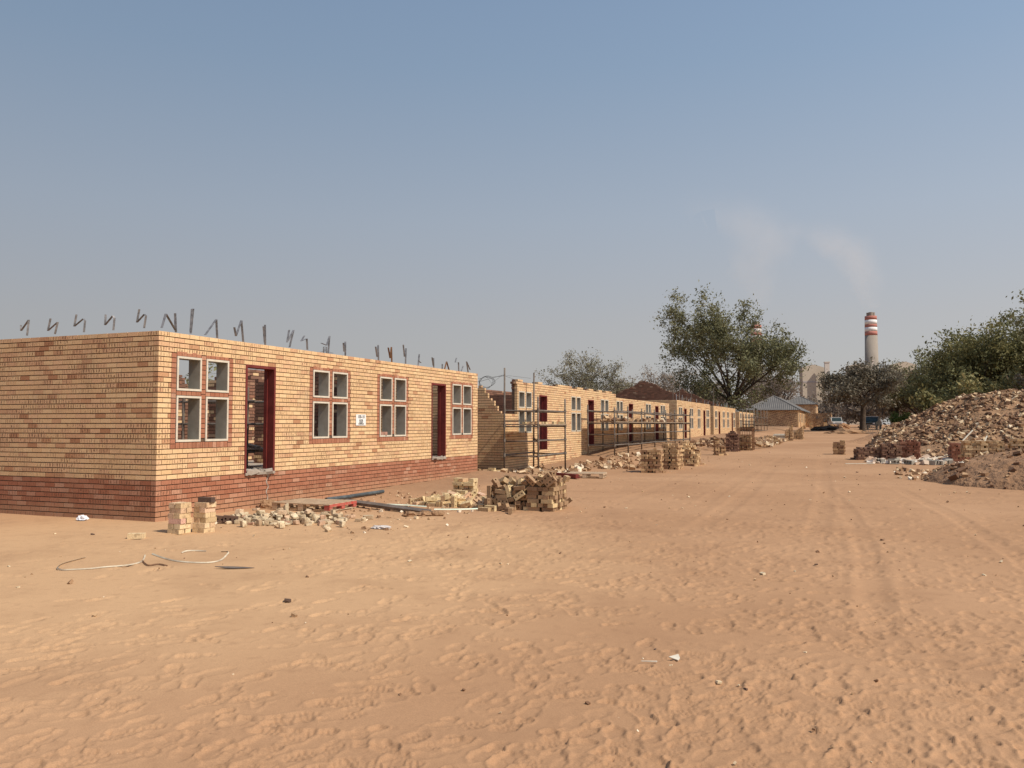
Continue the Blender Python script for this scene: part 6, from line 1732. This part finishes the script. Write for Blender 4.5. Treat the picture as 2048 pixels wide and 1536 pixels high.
# ------------------------------------------------------------------ smoke plumes
def plume(label, pts, radii, dens, seed):
    """pts: world centres of the plume, radii along it; one closed tapering mesh with a thin scattering volume"""
    P = [Vector(p) for p in pts]; n = 20; V = []; F = []
    m = 22
    for i in range(m):
        f = i / (m - 1) * (len(P) - 1); k = min(int(f), len(P) - 2); t = f - k
        c = P[k].lerp(P[k + 1], t); rr = radii[k] + (radii[k + 1] - radii[k]) * t
        d = (P[k + 1] - P[k]).normalized(); a = d.cross(Vector((0, 1, 0))).normalized(); b = d.cross(a)
        for j in range(n):
            q = 2 * PI * j / n; w = rr * 1.75
            V.append(c + (a * math.cos(q) + b * math.sin(q)) * w)
    for i in range(m - 1):
        for j in range(n):
            k = (j + 1) % n; F.append((i * n + j, i * n + k, (i + 1) * n + k, (i + 1) * n + j))
    F.append(tuple(range(n))[::-1]); F.append(tuple((m - 1) * n + j for j in range(n)))
    me = bpy.data.meshes.new('smoke_plume'); me.from_pydata([tuple(v) for v in V], [], F)
    mt = bpy.data.materials.new('thin white smoke'); mt.use_nodes = True; nt = mt.node_tree; nt.nodes.clear(); N = NT(nt)
    out = N.n('ShaderNodeOutputMaterial'); pv = N.n('ShaderNodeVolumePrincipled'); N.l(pv.outputs[0], out.inputs['Volume'])
    pv.inputs['Color'].default_value = (.93, .92, .90, 1); pv.inputs['Anisotropy'].default_value = .1
    o = N.coord('Object'); sx = N.n('ShaderNodeSeparateXYZ'); N.l(o, sx.inputs[0])
    z0, z1 = P[0].z, P[-1].z; xs = [p.x for p in P]; ysm = [p.y for p in P]; x0, x1 = min(xs), max(xs); y0, y1 = min(ysm) - 1, max(ysm) + 1; rm = max(radii)
    zn = N.math('DIVIDE', N.math('SUBTRACT', sx.outputs[2], z0), z1 - z0)
    rp = N.ramp(zn, [((p.z - z0) / (z1 - z0), ((p.x - x0) / (x1 - x0), (p.y - y0) / (y1 - y0), rr / rm)) for p, rr in zip(P, radii)])
    sc2 = N.n('ShaderNodeSeparateColor'); N.l(rp, sc2.inputs[0])
    warp = N.math('MULTIPLY', N.math('SUBTRACT', N.noise(o, .013, 3, .6), .5), rm * .75)
    dx = N.math('ADD', N.math('SUBTRACT', sx.outputs[0], N.math('ADD', N.math('MULTIPLY', sc2.outputs[0], x1 - x0), x0)), warp)
    dy = N.math('SUBTRACT', sx.outputs[1], N.math('ADD', N.math('MULTIPLY', sc2.outputs[1], y1 - y0), y0))
    rr2 = N.math('POWER', N.math('MULTIPLY', sc2.outputs[2], rm), 2.)
    q = N.math('DIVIDE', N.math('ADD', N.math('MULTIPLY', dx, dx), N.math('MULTIPLY', dy, dy)), rr2)
    fall = N.math('POWER', N.math('SUBTRACT', 1.0, N.math('MINIMUM', q, 1.0)), 1.6)
    ends = N.math('SUBTRACT', 1.0, N.sstep(zn, .55, .98))
    nz = N.math('ADD', .25, N.math('MULTIPLY', N.sstep(N.noise(o, .014, 4, .6), .28, .70), .75))
    N.l(N.math('MULTIPLY', N.math('MULTIPLY', N.math('MULTIPLY', fall, ends), nz), dens), pv.inputs['Density'])
    mt.cycles.volume_step_rate = 1.0
    me.materials.append(mt)
    ob = link(bpy.data.objects.new('smoke_plume', me)); tag(ob, label, 'smoke', 'smoke plumes from the chimneys'); return ob
plume('thin smoke plume drifting left from the clear smokestack', [(42.8, 1952.4, 252.9), (34.7, 1949.1, 304.2), (12.6, 1940.0, 353.5), (-30.8, 1922.2, 402.9), (-98.5, 1894.4, 457.9)], [15,38,60,80,95], .0068, 3)
plume('faint broad smoke haze drifting from the hidden smokestack', [(-199.9, 1950.1, 239.2), (-190.7, 1953.9, 296.5), (-200.3, 1949.9, 365.4), (-178.2, 1959.0, 434.6), (-262.1, 1924.6, 504.1), (-357.1, 1885.6, 550.5)], [16,44,75,100,125,140], .0036, 5)

# ------------------------------------------------------------------ world, sun, camera
w = bpy.data.worlds.new('World'); scene.world = w; w.use_nodes = True
nt = w.node_tree; nt.nodes.clear(); N = NT(nt)
sky = N.n('ShaderNodeTexSky'); sky.sky_type = 'NISHITA'; sky.sun_disc = False
EL = math.radians(49.5); AZ = math.atan2(1, -.12)
sky.sun_elevation = EL; sky.sun_rotation = AZ; sky.air_density = 1.0; sky.dust_density = 3.0; sky.ozone_density = 1.5; sky.altitude = 800
tc = N.n('ShaderNodeTexCoord'); sp = N.n('ShaderNodeSeparateXYZ'); N.l(tc.outputs['Generated'], sp.inputs[0])
z = N.math('MAXIMUM', sp.outputs[2], 0.0)
haze = N.ramp(z, [(0, (3.85, 3.68, 3.52)), (.12, (3.66, 3.60, 3.62)), (.24, (3.25, 3.62, 4.10)), (.40, (2.40, 3.20, 4.20)), (.7, (1.6, 2.6, 4.3))])
f = N.math('SUBTRACT', 1.0, N.math('MULTIPLY', z, .55))
c = N.mix(N.math('MULTIPLY', f, .92), sky.outputs[0], haze)
# the hazy sky is brighter towards the sun side
gain = N.math('ADD', 1.30, N.math('MULTIPLY', N.math('MAXIMUM', sp.outputs[0], -1.0), .30))
cg = N.n('ShaderNodeCombineXYZ')
for i in range(3): N.l(gain, cg.inputs[i])
c = N.mix(1.0, c, cg.outputs[0], 'MULTIPLY')
bg = N.n('ShaderNodeBackground'); bg.inputs[1].default_value = .1; N.l(c, bg.inputs[0])
out = N.n('ShaderNodeOutputWorld'); N.l(bg.outputs[0], out.inputs[0])

sd = bpy.data.lights.new('sun', 'SUN'); sd.energy = 4.5; sd.angle = math.radians(.53); sd.color = (1.0, .90, .76)
so = link(bpy.data.objects.new('sun', sd))
to_sun = Vector((math.sin(AZ) * math.cos(EL), math.cos(AZ) * math.cos(EL), math.sin(EL)))
so.rotation_euler = to_sun.to_track_quat('Z', 'Y').to_euler(); so.location = to_sun * 60

cd = bpy.data.cameras.new('camera'); cd.sensor_width = 36; cd.lens = 36 * 1660 / 2048; cd.clip_start = .05; cd.clip_end = 9000
cam = link(bpy.data.objects.new('camera', cd)); cam.location = (0, 0, 1.6)
cam.rotation_euler = (PI / 2 + math.radians(2.7935), 0, math.radians(22.311))
scene.camera = cam
scene.view_settings.view_transform = 'Standard'; scene.view_settings.look = 'None'; scene.view_settings.exposure = 0; scene.view_settings.gamma = 1
scene.render.engine = 'CYCLES'
scene.cycles.use_denoising = True
scene.cycles.max_bounces = 6; scene.cycles.diffuse_bounces = 3; scene.cycles.volume_bounces = 1; scene.cycles.transparent_max_bounces = 8
scene.cycles.volume_max_steps = 64
